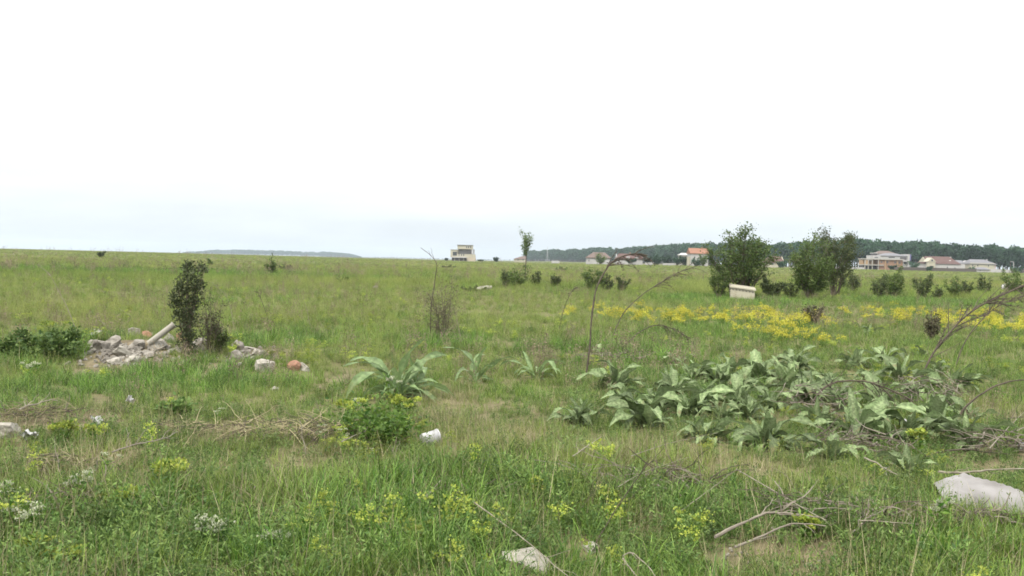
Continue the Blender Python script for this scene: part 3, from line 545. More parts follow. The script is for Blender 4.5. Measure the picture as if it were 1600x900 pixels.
def flower_plant(name, lb, px, py, hpx, wpx, seed, fmat, nh, hr, fl=0.014, group=None):
    c = gnd(px, py); k = c[1] / FPX; g = np.random.default_rng(seed); o = thing(name, lb, 'wild flower', c, 0, group); sm = MB(); lf = MB()
    for i in range(nh):
        a = g.random() * 2 * PI; r = wpx * .5 * k * math.sqrt(g.random()); tp_ = np.array([r * math.cos(a), r * math.sin(a), hpx * k * g.uniform(0.7, 1.0)])
        pa = smooth_path([(tp_[0] * .25, tp_[1] * .25, 0), (tp_[0] * .7, tp_[1] * .7, tp_[2] * .6), tp_], 6); sm.tube(pa, 0.003, 4)
        q = pa[g.integers(0, len(pa), 16)] + g.normal(0, .012, (16, 3)); leafquads(lf, g, q, 0.05, 0, .8, .35)
        nn = 46; hd = MB(); q = tp_ + np.column_stack([g.normal(0, hr, nn), g.normal(0, hr, nn), g.normal(0, hr * .45, nn)]); leafquads(hd, g, q, fl, 0, 1.4, .9); hd.obj('flower_head', M[fmat], o)
    sm.obj('stems', M['lush'], o); lf.obj('leaves', M['lush'], o)
FP = [('white_cress', 'white flowering cress clump at the front below the dry weeds', 330, 868, 60, 60, 'whitefl', 9, .018), ('white_cress', 'single white cress head right of the front cress clump', 430, 876, 44, 30, 'whitefl', 5, .018), ('white_cress', 'white cress at the lower picture corner', 34, 850, 60, 60, 'whitefl', 8, .016), ('white_cress', 'white cress with two heads below the upright dry stalks', 125, 790, 48, 50, 'whitefl', 6, .014),
      ('white_cress', 'white cress at the far picture edge below the slab', 8, 800, 46, 30, 'whitefl', 5, .014), ('white_cress', 'white topped cress standing in the leafy mound by the cup', 610, 650, 60, 30, 'whitefl', 5, .016), ('white_cress', 'white topped weed left of the leafy mound', 552, 655, 40, 24, 'whitefl', 4, .013), ('white_cress', 'small white cress before the bramble mound', 50, 600, 34, 40, 'whitefl', 6, .016),
      ('white_cress', 'white flowered weed in front of the crumpled sheet', 1472, 850, 72, 30, 'whitefl', 5, .010),
      ('yellow_spurge', 'yellow green spurge on top of the leafy mound by the cup', 632, 668, 52, 60, 'spurge', 11, .022), ('yellow_spurge', 'yellow green spurge left of the leafy mound', 545, 665, 40, 60, 'spurge', 9, .022), ('yellow_spurge', 'yellow green spurge on the dry strip, the brighter tuft', 265, 770, 46, 60, 'spurge', 10, .02), ('yellow_spurge', 'yellow green spurge between the two dry stalk groups', 182, 806, 40, 50, 'spurge', 8, .02),
      ('yellow_spurge', 'yellow green spurge at the lower picture corner', 95, 898, 40, 60, 'spurge', 9, .022), ('yellow_spurge', 'yellow green spurge beside the corner cress', 45, 880, 40, 60, 'spurge', 8, .022), ('yellow_spurge', 'yellow green spurge by the dry slab', 98, 696, 36, 34, 'spurge', 6, .02), ('yellow_spurge', 'yellow green spurge right of the dry slab', 152, 698, 32, 36, 'spurge', 6, .02), ('yellow_spurge', 'yellow green spurge below the bramble mound', 105, 552, 24, 30, 'spurge', 7, .03), ('yellow_spurge', 'yellow green spurge behind the bramble mound', 85, 522, 20, 40, 'spurge', 7, .03), ('yellow_spurge', 'yellow green spurge at the foot of the withered shrub', 352, 545, 20, 22, 'spurge', 6, .03),
      ('yellow_spurge', 'rusty yellow weed spike among the mullein leaves', 1430, 725, 56, 26, 'spurge', 7, .018), ('yellow_spurge', 'yellow green sprig on the dark soil patch', 1258, 850, 40, 34, 'spurge', 6, .014), ('yellow_spurge', 'small yellow weed in the middle of the front grass', 950, 800, 30, 30, 'spurge', 5, .014)]
for i, (nm, lb, px, py, h, w, fmt, nh, hr) in enumerate(FP): flower_plant(nm, lb, px, py, h, w, 600 + i, fmt, nh, hr, 0.014 if fmt == 'whitefl' else 0.022, 'white cress clumps' if nm == 'white_cress' else 'yellow green spurge tufts')

# ------------------------------------------------------------------ mulleins
def leaf_mesh(seed, th0, bend, wid, wav, mat):
    g = np.random.default_rng(seed); nu, nv = 11, 5; s = np.linspace(0, 1, nu); th = th0 + bend * s ** 1.4 + 0.12 * np.sin(s * 7 + g.random() * 6)
    x = np.concatenate([[0], np.cumsum(np.sin((th[1:] + th[:-1]) / 2) / (nu - 1))]); z = np.concatenate([[0], np.cumsum(np.cos((th[1:] + th[:-1]) / 2) / (nu - 1))])
    w = wid * np.clip(np.sin(PI * np.clip(s, 0, 1) ** 0.8) ** 0.75, 0.06, 1) * (0.25 + 0.75 * ss(0, 0.35, s)); w[-1] = 0.004
    v = np.linspace(-1, 1, nv); ph = g.random() * 6; V = []; R = []
    for i in range(nu):
        nx, nz = -math.cos(th[i]), math.sin(th[i])
        for j in range(nv):
            up = 0.30 * w[i] * abs(v[j]) + wav * abs(v[j]) ** 2 * math.sin(s[i] * 15 + ph + 1.7 * np.sign(v[j])) * w[i]
            tw = 0.9 * math.sin(ph * 3) * s[i] ** 1.5; vy = v[j] * w[i] * math.cos(tw); up += v[j] * w[i] * math.sin(tw)
            V.append((x[i] + nx * up, vy + 0.16 * math.sin(ph) * s[i] ** 1.6, z[i] + nz * up)); R.append(np.clip(0.75 - 0.4 * abs(v[j]) + (0.25 if v[j] == 0 else 0) + g.normal(0, .08), 0, 1))
    F = [(i * nv + j, i * nv + j + 1, (i + 1) * nv + j + 1, (i + 1) * nv + j) for i in range(nu - 1) for j in range(nv - 1)]
    return MB().add(V, F, np.array(R)).mesh('leaf', M[mat], True)
KINDS = [(0.2, 0.7), (0.4, 1.4), (0.5, 2.0), (0.7, 1.3), (0.75, 2.1), (0.95, 1.0), (1.05, 1.5)]
LEAF = {m_: [[leaf_mesh(700 + 10 * i + q, a + .05 * q, b * (1 + .2 * q), (0.095, 0.115, 0.08)[q] if m_ == 'mullein' else 0.052, 0.5, m_) for q in range(3)] for i, (a, b) in enumerate(KINDS)] for m_ in ('mullein', 'dock')}
CLEAR = []
def rosette(name, lb, px, py, size, seed, mat='mullein', n=15, group='woolly mullein rosettes'):
    c = gnd(px, py); g = np.random.default_rng(seed); o = thing(name, lb, 'plant', c - np.array([0, 0, .02]), g.random() * 6, group); ga = 2.399; CLEAR.append((c[0], c[1] - size * .25, size * .36, size * .45))
    for i in range(n):
        t_ = i / (n - 1); k = int(np.clip(t_ * 6.2 + g.normal(0, .6), 0 if mat == 'mullein' or i % 3 == 0 else 1, 6)); L_ = size * g.uniform(0.55, 1.2) * (0.75 + 0.35 * math.sin(PI * min(1, t_ + .25)))
        L_ *= 0.7 if k == 0 and mat == 'mullein' else 1.0; l = link('leaf', LEAF[mat][k][g.integers(0, 3)], o); l.location = (g.normal(0, .02), g.normal(0, .02), 0.03 * (1 - t_)); l.rotation_euler = (g.normal(0, .2), g.normal(0, .18), i * ga + g.normal(0, .35)); l.scale = (L_, L_ * g.uniform(.85, 1.2), L_)
MUL = [(905, 664, .46, 'grey green mullein at the front near corner of the patch'), (985, 640, .40, 'mullein with upright pale leaves behind the front corner plant'), (1012, 668, .50, 'large pale mullein right of the front corner plant'), (962, 607, .36, 'mullein at the foot of the tall bent stalk'), (940, 556, .34, 'small mullein behind the tall bent stalk'), (1052, 618, .36, 'low mullein between the stalk and the silvery cluster'),
       (1075, 652, .46, 'mullein with broad pale leaf right of the large front plant'), (1122, 604, .42, 'silvery mullein at the back of the main cluster'), (1150, 630, .46, 'mullein in the heart of the main cluster'), (1185, 596, .48, 'tall silvery mullein crowning the main cluster'), (1222, 606, .48, 'leafy mullein right of the crowning plant'), (1256, 628, .42, 'mullein with dark gaps beside the dry brush'),
       (1095, 690, .34, 'small greenish mullein below the main cluster'), (1195, 700, .44, 'yellowish mullein alone in front of the main cluster'), (1170, 655, .36, 'low mullein just behind the yellowish one'), (1245, 580, .36, 'small mullein at the far back of the main cluster'), (1298, 602, .38, 'mullein between the two clusters'), (1335, 574, .40, 'mullein with one long pale leaf at the back of the right cluster'),
       (1382, 568, .44, 'upright mullein behind the leaning dead branch'), (1405, 600, .44, 'mullein half hidden by brown dry brush'), (1465, 586, .40, 'yellowish mullein behind the leaning branch'), (1488, 618, .46, 'silvery mullein at the outer side of the right cluster'), (1440, 560, .30, 'little mullein at the top of the right cluster'), (1335, 684, .48, 'whitest mullein with broad leaves in front of the right cluster'),
       (1382, 694, .46, 'broad leaved mullein next to the whitest one'), (1462, 672, .40, 'mullein below the arching brown stem'), (1508, 660, .36, 'small mullein under the arching brown stem'), (1515, 700, .34, 'mullein nearest the crumpled sheet'), (1420, 745, .34, 'greenish mullein beside the round pale stone'), (1280, 668, .34, 'greenish mullein below the dry brush'), (1360, 522, .34, 'lone mullein among the yellow flowers'), (1300, 720, .30, 'ragged mullein under the dry branch pile'), (1130, 660, .38, 'mullein with folded leaves in front of the heart plant')]
MUL += [(1030, 640, .34, 'small mullein squeezed behind the large pale one'), (1100, 632, .40, 'mullein leaning between the broad leaf plant and the heart plant'), (1140, 590, .36, 'mullein at the rear between the two silvery ones'), (1205, 640, .42, 'mullein below the crowning plant'), (1240, 600, .38, 'mullein just behind the leafy one by the brush'), (1165, 612, .40, 'mullein in the crowded middle under the crowning plant'),
        (1085, 600, .34, 'mullein at the rear near the silvery back plant'), (1352, 600, .38, 'mullein under the drooping brown stem'), (1432, 622, .38, 'mullein at the foot of the leaning dead branch'), (1375, 640, .40, 'mullein behind the broad leaved pair'), (1310, 640, .38, 'mullein beside the brown tangled brush'), (1480, 640, .36, 'mullein just above the arching brown stem foot'), (1060, 575, .30, 'small mullein far behind the front row'), (1420, 690, .36, 'mullein right of the broad leaved pair')]
for i, (px, py, sz, lb) in enumerate(MUL): rosette('mullein', lb, px, py, sz * (0.98, 1.26, 1.12, 1.36)[i % 4], 800 + i, n=25 if i % 3 else 30)
for px, py, sz, n, lb, sd in ((622, 622, .80, 34, 'large green plant with long arching leaves behind the leafy mound', 1), (652, 614, .58, 18, 'arching leaves leaning out of the large green plant', 2), (742, 598, .58, 15, 'green long leaved plant in the middle grass', 3), (838, 592, .60, 16, 'green long leaved plant left of the tall bent stalk', 4), (205, 800, .0, 0, '', 5)):
    if n: rosette('broad_leaf_plant', lb, px, py, sz, 860 + sd, 'dock', n, 'long leaved green plants')

# ------------------------------------------------------------------ dead stalks and branches
def px_path(pts, Y0, dY=0.0, n=16):
    return smooth_path([at(px, py, Y0 + dY * i / max(1, len(pts) - 1)) for i, (px, py) in enumerate(pts)], n)
def lie(px, py, h=0.17):            # point of a stick resting on the grass, h above the soil
    Y = gnd(px, py)[1]
    for _ in range(3): p = gnd(px, py + h * FPX / Y); Y = p[1]
    return p + np.array([0, 0, h])
def dead_stalk(name, lb, pts, mat, r, dY=0.0, panicle=0, pl=0.3, side=0, seed=0, start=0.55, droop=0.25, cat='dead stalk', group='dead stalks and branches', Y=None, n=20, lying=False):
    g = np.random.default_rng(seed); Y0 = gnd(*pts[0])[1] if Y is None else Y; P = px_path(pts, Y0, dY, n) if not lying else smooth_path([lie(*p_) for p_ in pts], n); r = r * 1.05; b = P[0].copy(); P = P - b; L_ = np.linalg.norm(np.diff(P, axis=0), axis=1).sum()
    o = thing(name, lb, cat, b, 0, group); st = MB(); m_ = len(P); P[1:] += np.cumsum(g.normal(0, min(.004, r * .35), (m_ - 1, 3)), 0); st.tube(P, r * (np.linspace(1, 0.7, m_) if panicle else np.linspace(1, .42, m_)) * g.uniform(.85, 1.15, m_), 6); st.obj('stem', M[mat], o)
    for i in range(panicle):
        t_ = g.uniform(start, 1.0); k = min(int(t_ * (m_ - 1)), m_ - 2); bb = P[k]; d = P[k + 1] - P[k]; d /= np.linalg.norm(d); d = d + g.normal(0, 0.38, 3); d /= np.linalg.norm(d); ln = pl * g.uniform(0.5, 1.1); q = [bb]
        for s in range(6): d = d + np.array([0, 0, -droop * .33]); d /= np.linalg.norm(d); q.append(q[-1] + d * ln / 6)
        tw = MB(); q = np.array(q); tw.tube(q, max(r * 0.5, .0062) * np.linspace(1, .4, 7), 4)
        nn = 16; qq = q[g.integers(2, 7, nn)] + g.normal(0, .008, (nn, 3)); leafquads(tw, g, qq, 0.035, 0, .6, .3); tw.obj('twig', M[mat], o)
    for i in range(side):
        t_ = g.uniform(0.2, .9); k = min(int(t_ * (m_ - 1)), m_ - 2); d = P[k + 1] - P[k]; d /= np.linalg.norm(d); d = d + g.normal(0, .45, 3); d[2] += .15; d /= np.linalg.norm(d); ln = pl * g.uniform(.4, 1); q = P[k] + d * ln * np.linspace(0, 1, 5)[:, None] + g.normal(0, .012, (5, 3)) * np.arange(5)[:, None] / 4
        MB().tube(q, r * .45 * np.linspace(1, .4, 5), 4).obj('twig', M[mat], o)
    return o
dead_stalk('bent_stalk', 'tallest dark dead stalk bending over above the horizon', [(914, 594), (922, 545), (925, 500), (932, 460), (946, 425), (964, 405), (992, 397), (1012, 400)], 'stalk_dark', .012, .3, 16, .34, 0, 1, .62, .3)
dead_stalk('bent_stalk', 'long dark dead stalk leaning towards the white box', [(955, 530), (975, 490), (1000, 465), (1030, 445), (1060, 428), (1092, 418)], 'stalk_dark', .011, .5, 20, .42, 0, 2, .55, .28)
dead_stalk('bent_stalk', 'low arching dead stalk in front of the yellow flowers', [(968, 552), (985, 530), (1005, 514), (1030, 508), (1055, 516), (1080, 530)], 'stalk_dark', .009, .1, 13, .26, 0, 3, .62, .5)
dead_stalk('bent_stalk', 'short dead stalk left of the tallest bent one', [(872, 522), (882, 480), (893, 455), (900, 448)], 'stalk_dark', .006, 0, 4, .15, 0, 4)
dead_stalk('leaning_branch', 'long many twigged dead branch leaning over the right mulleins', [(1434, 612), (1448, 570), (1475, 530), (1510, 492), (1555, 465), (1610, 440)], 'stalk_dark', .014, .2, 30, .5, 6, 5, .35, .12)
dead_stalk('leaning_branch', 'second twiggy dead branch behind the leaning one', [(1490, 580), (1510, 530), (1545, 490), (1580, 470), (1620, 458)], 'stalk_dark', .009, .3, 20, .4, 4, 6, .4, .12)
dead_stalk('arched_stem', 'smooth brown stem arching out of the picture', [(1490, 668), (1510, 635), (1545, 605), (1580, 592), (1625, 590)], 'stalk_dark', .013, 0, 0, .3, 0, 7)
dead_stalk('arched_stem', 'low arched brown twig below the smooth arching stem', [(1430, 722), (1460, 708), (1500, 703), (1550, 707), (1610, 712)], 'stalk_dark', .009, .1, 0, .25, 4, 8)
dead_stalk('arched_stem', 'thin dark twig crossing behind the arching stem', [(1520, 670), (1545, 660), (1580, 654), (1620, 652)], 'stalk_dark', .008, .1, 0, .25, 3, 9)
dead_stalk('arched_stem', 'brown stem drooping across the right mulleins', [(1262, 640), (1285, 608), (1310, 594), (1350, 594), (1395, 608), (1425, 622)], 'stalk_dark', .011, -.1, 8, .3, 2, 10, .6, .3)
dead_stalk('bare_stem', 'dark broken stem sticking up from the withered bush', [(672, 532), (674, 480), (680, 440), (684, 415), (676, 400), (658, 387)], 'stalk_dark', .011, 0, 0, .22, 5, 11)
dead_stalk('pale_stalk', 'long pale dry stalk bowed over the rubble heap', [(122, 524), (112, 498), (97, 465), (78, 430), (58, 412)], 'stalk_pale', .007, 0, 0, .2, 0, 12)
dead_stalk('pale_stalk', 'pale dry stalk slanting behind the rubble heap', [(178, 522), (162, 508), (146, 495)], 'stalk_pale', .008, 0, 0, .15, 0, 13)
dead_stalk('pale_stalk', 'pale bent straw above the rubble heap', [(172, 514), (206, 498), (185, 482)], 'stalk_pale', .006, 0, 0, .15, 0, 14)
dead_stalk('pale_stalk', 'pale straw standing beside the withered bush', [(722, 540), (716, 510), (709, 482)], 'stalk_pale', .007, 0, 0, .15, 1, 15)
dead_stalk('pale_stalk', 'pale straw slanting out of the withered bush foot', [(676, 545), (694, 516)], 'stalk_pale', .007, 0, 0, .15, 0, 16)
dead_stalk('pale_stalk', 'thin pale stalk standing in the far middle grass', [(486, 514), (480, 485), (474, 462)], 'stalk_pale', .006, 0, 0, .15, 0, 17)
dead_stalk('pale_stalk', 'brown upright stalk left of the middle grass', [(422, 508), (408, 470), (401, 455)], 'stalk_dark', .006, 0, 2, .15, 2, 18)
dead_stalk('pale_stalk', 'pale stalk right of the thorny shrub, the tallest', [(366, 515), (362, 490), (352, 460), (330, 440)], 'stalk_pale', .006, 0, 0, .15, 1, 19)
GS = [('fallen_stick', 'long pale stick running to the front picture edge', [(738, 783), (775, 808), (830, 850), (865, 880), (900, 908)], 'stalk_pale', .0055, 3), ('fallen_stick', 'pale stick broken into an upside down V, its long half', [(1150, 733), (1200, 762), (1260, 797), (1290, 812)], 'stalk_pale', .006, 2), ('fallen_stick', 'short half of the upside down V stick', [(1058, 802), (1105, 768), (1150, 734)], 'stalk_pale', .005, 0),
      ('fallen_stick', 'thick curved grey branch over the dark soil', [(1116, 838), (1160, 815), (1205, 800), (1240, 798), (1275, 803)], 'twig', .012, 5), ('fallen_stick', 'second curved branch below the thick grey one', [(1146, 854), (1190, 838), (1235, 822), (1290, 825)], 'twig', .009, 4), ('fallen_stick', 'forked stub branch lying right of the soil patch', [(1332, 834), (1350, 812), (1362, 796)], 'twig', .012, 3),
      ('fallen_stick', 'long pale branch lying along the top of the crumpled sheet', [(1465, 737), (1500, 736), (1560, 732), (1625, 734)], 'stalk_pale', .013, 1), ('fallen_stick', 'bright straight stick in front of the corner mullein', [(894, 712), (942, 683)], 'stalk_pale', .007, 1), ('fallen_stick', 'thin dark twig slanting through the middle front grass', [(930, 850), (965, 790), (1000, 740), (1035, 700)], 'stalk_dark', .005, 4), ('fallen_stick', 'thin straw arching across the middle front grass', [(985, 712), (1040, 695), (1120, 678)], 'stalk_pale', .004, 1),
      ('fallen_stick', 'thin straw parallel below the arching one', [(965, 760), (1010, 735), (1080, 712)], 'stalk_pale', .004, 1), ('fallen_stick', 'short bent pale stick at the front picture edge', [(972, 872), (998, 902)], 'stalk_pale', .007, 0), ('fallen_stick', 'curled pale stick beside the bent one at the front edge', [(972, 868), (985, 864), (1010, 885), (1024, 905)], 'stalk_pale', .006, 0), ('fallen_stick', 'pale stick lying left of the leafy mound', [(533, 690), (575, 672)], 'stalk_pale', .007, 1),
      ('fallen_stick', 'upright forked straw below the leafy mound', [(618, 722), (614, 700)], 'stalk_pale', .006, 2), ('fallen_stick', 'leaning pale stick on the dry strip', [(478, 710), (466, 658)], 'stalk_pale', .007, 1), ('fallen_stick', 'upright pale stalk at the front, the kinked one', [(160, 764), (164, 735), (158, 720)], 'stalk_pale', .007, 0), ('fallen_stick', 'upright pale stalk left of the kinked one', [(148, 740), (152, 720)], 'stalk_pale', .006, 0), ('fallen_stick', 'forked pale stalk beside the upright pair', [(90, 746), (95, 715)], 'stalk_pale', .007, 3),
      ('fallen_stick', 'long grey branch lying above the pale slab', [(30, 640), (62, 630), (90, 625)], 'stalk_pale', .012, 2), ('fallen_stick', 'grey twiggy branch lying on the dry strip', [(175, 706), (210, 696), (250, 688), (275, 675)], 'twig', .008, 7), ('fallen_stick', 'straight pale stick under the brown brush', [(1350, 715), (1400, 742)], 'stalk_pale', .009, 1), ('fallen_stick', 'thin straw slanting left of the round pale stone', [(1245, 770), (1230, 745), (1205, 730)], 'stalk_pale', .003, 0),
      ('fallen_stick', 'pale twig lying on the front soil right side', [(1340, 812), (1385, 817), (1430, 821)], 'stalk_pale', .006, 1), ('fallen_stick', 'thin pale straw right of the arching stem', [(1545, 700), (1575, 668), (1600, 645)], 'stalk_pale', .006, 2), ('fallen_stick', 'dark twig standing left of the front stone', [(905, 800), (940, 755)], 'stalk_dark', .004, 2)]
for i, (nm, lb, pts, mt, r, sd) in enumerate(GS): dead_stalk(nm, lb, pts, mt, r * .72, 0.0, 0, .22, sd + 1, 40 + i, cat='stick', group='fallen sticks', lying=not any(w_ in lb for w_ in ('upright', 'leaning', 'forked', 'standing', ' V ', 'slanting')), Y=gnd(pts[0][0], max(p_[1] for p_ in pts) + 13)[1])
def brush(lb, px, py, wpx, hpx, n, seed, mat='twig', r=.004, flat=.5):
    c = gnd(px, py); k = c[1] / FPX; g = np.random.default_rng(seed); o = thing('dry_brush', lb, 'dry brush', c, 0, 'heaps of dry brush'); w, h = wpx * k, hpx * k; q = [MB(), MB()]
    for i in range(n):
        a = g.random() * 2 * PI; b = np.array([g.uniform(-.5, .5) * w, g.uniform(-.35, .35) * w * .7, g.uniform(.1, .9) * h + .03]); d = np.array([math.cos(a), math.sin(a), g.uniform(-.35, flat)]); ln = min(g.uniform(.25, .6) * max(w, .4) * .8, .55); P_ = [b]
        for s in range(5): d = d + g.normal(0, .16, 3) + np.array([0, 0, -.05]); d /= np.linalg.norm(d); P_.append(P_[-1] + d * ln / 5)
        P_ = np.array(P_); P_[:, 2] = np.maximum(P_[:, 2], 0.01); q[i % 2].tube(P_, r * np.linspace(1, .4, 6) * g.uniform(.6, 1.4), 4, cap=False)
    q[0].obj('twigs', M[mat], o); q[1].obj('twigs', M['stalk_dark'], o)
for a in (('brown dry brush tangled between the two mullein clusters', 1275, 660, 90, 60, 80, 1), ('brown dry brush hanging over the right mulleins', 1440, 640, 110, 50, 90, 2), ('dark pile of dry branches under the whitest mullein', 1340, 715, 140, 36, 110, 3), ('dry brush heap behind the crumpled sheet', 1570, 710, 110, 36, 90, 4), ('dark brush heap in front of the crumpled sheet', 1510, 830, 120, 30, 120, 5),
          ('grey brush on the soil patch among the branches', 1300, 818, 170, 30, 110, 6), ('pale dry brush on the dry strip left of the leafy mound', 450, 690, 170, 26, 200, 7, 'straw'), ('straw heap above the pale slab', 60, 658, 110, 16, 120, 8, 'straw'), ('pale twig heap in the middle of the dry strip', 300, 680, 110, 14, 90, 9, 'straw'), ('pale dry brush before the upright stalk pair', 110, 740, 120, 22, 90, 10, 'straw'), ('twig litter scattered in the middle front grass', 1010, 760, 200, 20, 90, 12), ('twig litter lying left of the front stone', 700, 800, 170, 20, 60, 13), ('grey twig litter at the front below the dry stalks', 120, 800, 160, 24, 70, 14), ('dry brush at the foot of the long leaved plants', 960, 575, 80, 26, 70, 11)):
    brush(*a[:6], seed=980 + a[6], mat=a[7] if len(a) > 7 else 'twig', r=.0036 if len(a) > 7 else .005)

# ------------------------------------------------------------------ rubble, stones, litter
def rock_mesh(seed):
    g = np.random.default_rng(seed); t_ = (1 + 5 ** .5) / 2
    V = np.array([(-1, t_, 0), (1, t_, 0), (-1, -t_, 0), (1, -t_, 0), (0, -1, t_), (0, 1, t_), (0, -1, -t_), (0, 1, -t_), (t_, 0, -1), (t_, 0, 1), (-t_, 0, -1), (-t_, 0, 1)], float); V /= np.linalg.norm(V[0])
    F = [(0, 11, 5), (0, 5, 1), (0, 1, 7), (0, 7, 10), (0, 10, 11), (1, 5, 9), (5, 11, 4), (11, 10, 2), (10, 7, 6), (7, 1, 8), (3, 9, 4), (3, 4, 2), (3, 2, 6), (3, 6, 8), (3, 8, 9), (4, 9, 5), (2, 4, 11), (6, 2, 10), (8, 6, 7), (9, 8, 1)]
    V = V.tolist(); mid = {}
    def mp(a, b):
        k = (min(a, b), max(a, b))
        if k not in mid: mid[k] = len(V); V.append(list((np.array(V[a]) + np.array(V[b])) / 2))
        return mid[k]
    F2 = []
    for a, b, c_ in F: x, y, z = mp(a, b), mp(b, c_), mp(c_, a); F2 += [(a, x, z), (b, y, x), (c_, z, y), (x, y, z)]
    V = np.array(V)
    for _ in range(10):
        d = g.normal(size=3); d /= np.linalg.norm(d); cut = g.uniform(.32, .7); pr = V @ d; V = V - np.outer(np.maximum(pr - cut, 0), d)
    V += g.normal(0, .03, V.shape); return V, F2
ROCKV = [rock_mesh(40 + i) for i in range(7)]
ROCK = {m_: [MB().add(V_, F_).mesh('stone', M[m_]) for V_, F_ in ROCKV] for m_ in ('stone', 'stone_pale', 'brick')}
CLEAR.append(ell(200, 546, 60, 10)); CLEAR.append(ell(395, 562, 28, 8))
def stone(lb, px, py, wpx, hpx, seed, mat='stone', cat='stone', group='stones of the rubble heap', name='stone', up=0.0):
    c = gnd(px, py); k = c[1] / FPX; g = np.random.default_rng(seed); o = link(name, ROCK[mat][seed % 7]); o.location = c + np.array([0, 0, hpx * k * .22 + up]); o.scale = (wpx * k * .74, wpx * k * .6, hpx * k * .8); o.rotation_euler = (g.normal(0, .15), g.normal(0, .15), g.random() * 6); tag(o, lb, cat, group)
    CLEAR.append((c[0], c[1] - .10, wpx * k * .5 + .02, .22))
ST = [('broad grey stone on the middle of the rubble heap', 178, 540, 30, 20, 'stone'), ('flat pinkish stone low on the rubble heap', 196, 556, 34, 14, 'stone_pale'), ('dark rounded stone on top of the rubble heap', 207, 528, 16, 16, 'stone'), ('reddish broken brick on top of the rubble heap', 229, 529, 18, 12, 'brick'), ('angular grey stone beside the pale pipe', 247, 544, 22, 18, 'stone_pale'), ('upright grey stone below the pipe end', 265, 540, 14, 18, 'stone'),
      ('grey stone at the bramble end of the heap', 158, 546, 26, 18, 'stone'), ('sandy stone at the front of the heap', 208, 566, 28, 14, 'stone_pale'), ('sandy stone low at the front, next to the lush grass', 178, 568, 22, 12, 'stone_pale'), ('rusty brown brick lump against the thorny shrub', 281, 538, 16, 18, 'brick'), ('grey block in front of the withered shrub', 315, 546, 24, 18, 'stone'), ('dark stone under the withered shrub', 334, 550, 14, 12, 'stone'),
      ('small dark stone at the end of the heap', 372, 548, 14, 16, 'stone'), ('thin pale slab right of the withered shrub', 391, 547, 22, 6, 'stone_pale'), ('whitish stone right of the thin pale slab', 402, 555, 24, 14, 'stone_pale'), ('grey stone below the thin pale slab', 372, 562, 22, 16, 'stone'), ('large pale grey stone in the grass by the heap', 408, 580, 28, 18, 'stone_pale'), ('pink broken brick in the grass', 459, 577, 18, 14, 'brick'), ('grey stone touching the pink brick', 475, 578, 18, 14, 'stone_pale'), ('tiny pale stone below the pink brick', 430, 612, 10, 8, 'stone_pale'),
      ('brownish stone wedged under the dark rounded one', 218, 542, 20, 14, 'stone'), ('small stone beside the white shard', 143, 540, 14, 12, 'stone'), ('flat stone lying before the pipe', 232, 558, 24, 10, 'stone')]
for i, (lb, px, py, w, h, mt) in enumerate(ST): stone(lb, px, py, w * 1.22, h * 1.2, 60 + i * 3, mt)
stone('broad pale stone half sunk at the front picture edge', 825, 892, 78, 34, 5, 'stone_pale', group='single stones in the grass'); stone('small pale stone right of the broad front stone', 922, 862, 34, 18, 13, 'stone_pale', group='single stones in the grass'); stone('round pale stone below the brown brush', 1385, 744, 24, 16, 20, 'stone_pale', group='single stones in the grass')
stone('whitish slab lying in the dry litter at the picture edge', 14, 682, 44, 26, 27, 'stone_pale', group='single stones in the grass'); stone('small grey stone in the front grass by the spurge', 402, 765, 16, 10, 34, 'stone', group='single stones in the grass'); stone('small white stone on the dry strip', 157, 662, 18, 10, 41, 'stone_pale', group='single stones in the grass')
stone('long pale slab lying in the far middle grass', 752, 455, 34, 9, 48, 'stone_pale', group='single stones in the grass'); stone('pale lump in the grass below the twin tree', 1272, 506, 18, 6, 55, 'stone_pale', group='single stones in the grass'); stone('white lump in the far grass, the nearer of two', 1084, 446, 9, 5, 62, 'stone_pale', group='single stones in the grass'); stone('white lump in the far grass, the farther of two', 1099, 440, 7, 4, 69, 'stone_pale', group='single stones in the grass'); stone('small dim stone in the far middle grass', 586, 452, 12, 6, 76, 'stone', group='single stones in the grass')
g = np.random.default_rng(3); q = MB()
for i in range(520):
    c = gnd(float(g.choice([g.normal(198, 44), g.normal(390, 34)], p=[.75, .25])), g.normal(553, 11)); V_, F_ = ROCKV[i % 7]; s_ = g.uniform(.018, .07); q.add(c + np.array([0, 0, .01]) + V_ * s_ * g.uniform(.6, 1.2, 3), F_)
o = q.obj('rubble', M['stone']); o['kind'] = 'stuff'; o['label'] = 'small grey rubble and crumbled mortar under the stones'
for i in range(26):      # white pebbles on the soil
    px, py = (g.normal(1150, 16), g.normal(868, 10)) if i < 10 else ((g.normal(1280, 34), g.normal(888, 6)) if i < 22 else (g.normal(1395, 20), g.normal(815, 6)))
    c = gnd(px, min(py, 899)); o = link('pebble', ROCK['stone_pale'][i % 7]); s_ = g.uniform(.007, .02); o.location = c + np.array([0, 0, .008]); o.scale = (s_, s_, s_ * .8); o.rotation_euler = (0, 0, g.random() * 6); tag(o, 'tiny white pebble below the curved branches' if i < 10 else ('tiny white pebble on the dark soil at the front edge' if i < 22 else 'tiny white pebble beside the feathery weed'), 'pebble', 'white pebbles below the branches' if i < 10 else ('white pebbles at the front edge' if i < 22 else 'white pebbles by the feathery weed'))
CLEAR.append(ell(1150, 872, 34, 16)); CLEAR.append(ell(1285, 892, 60, 12))
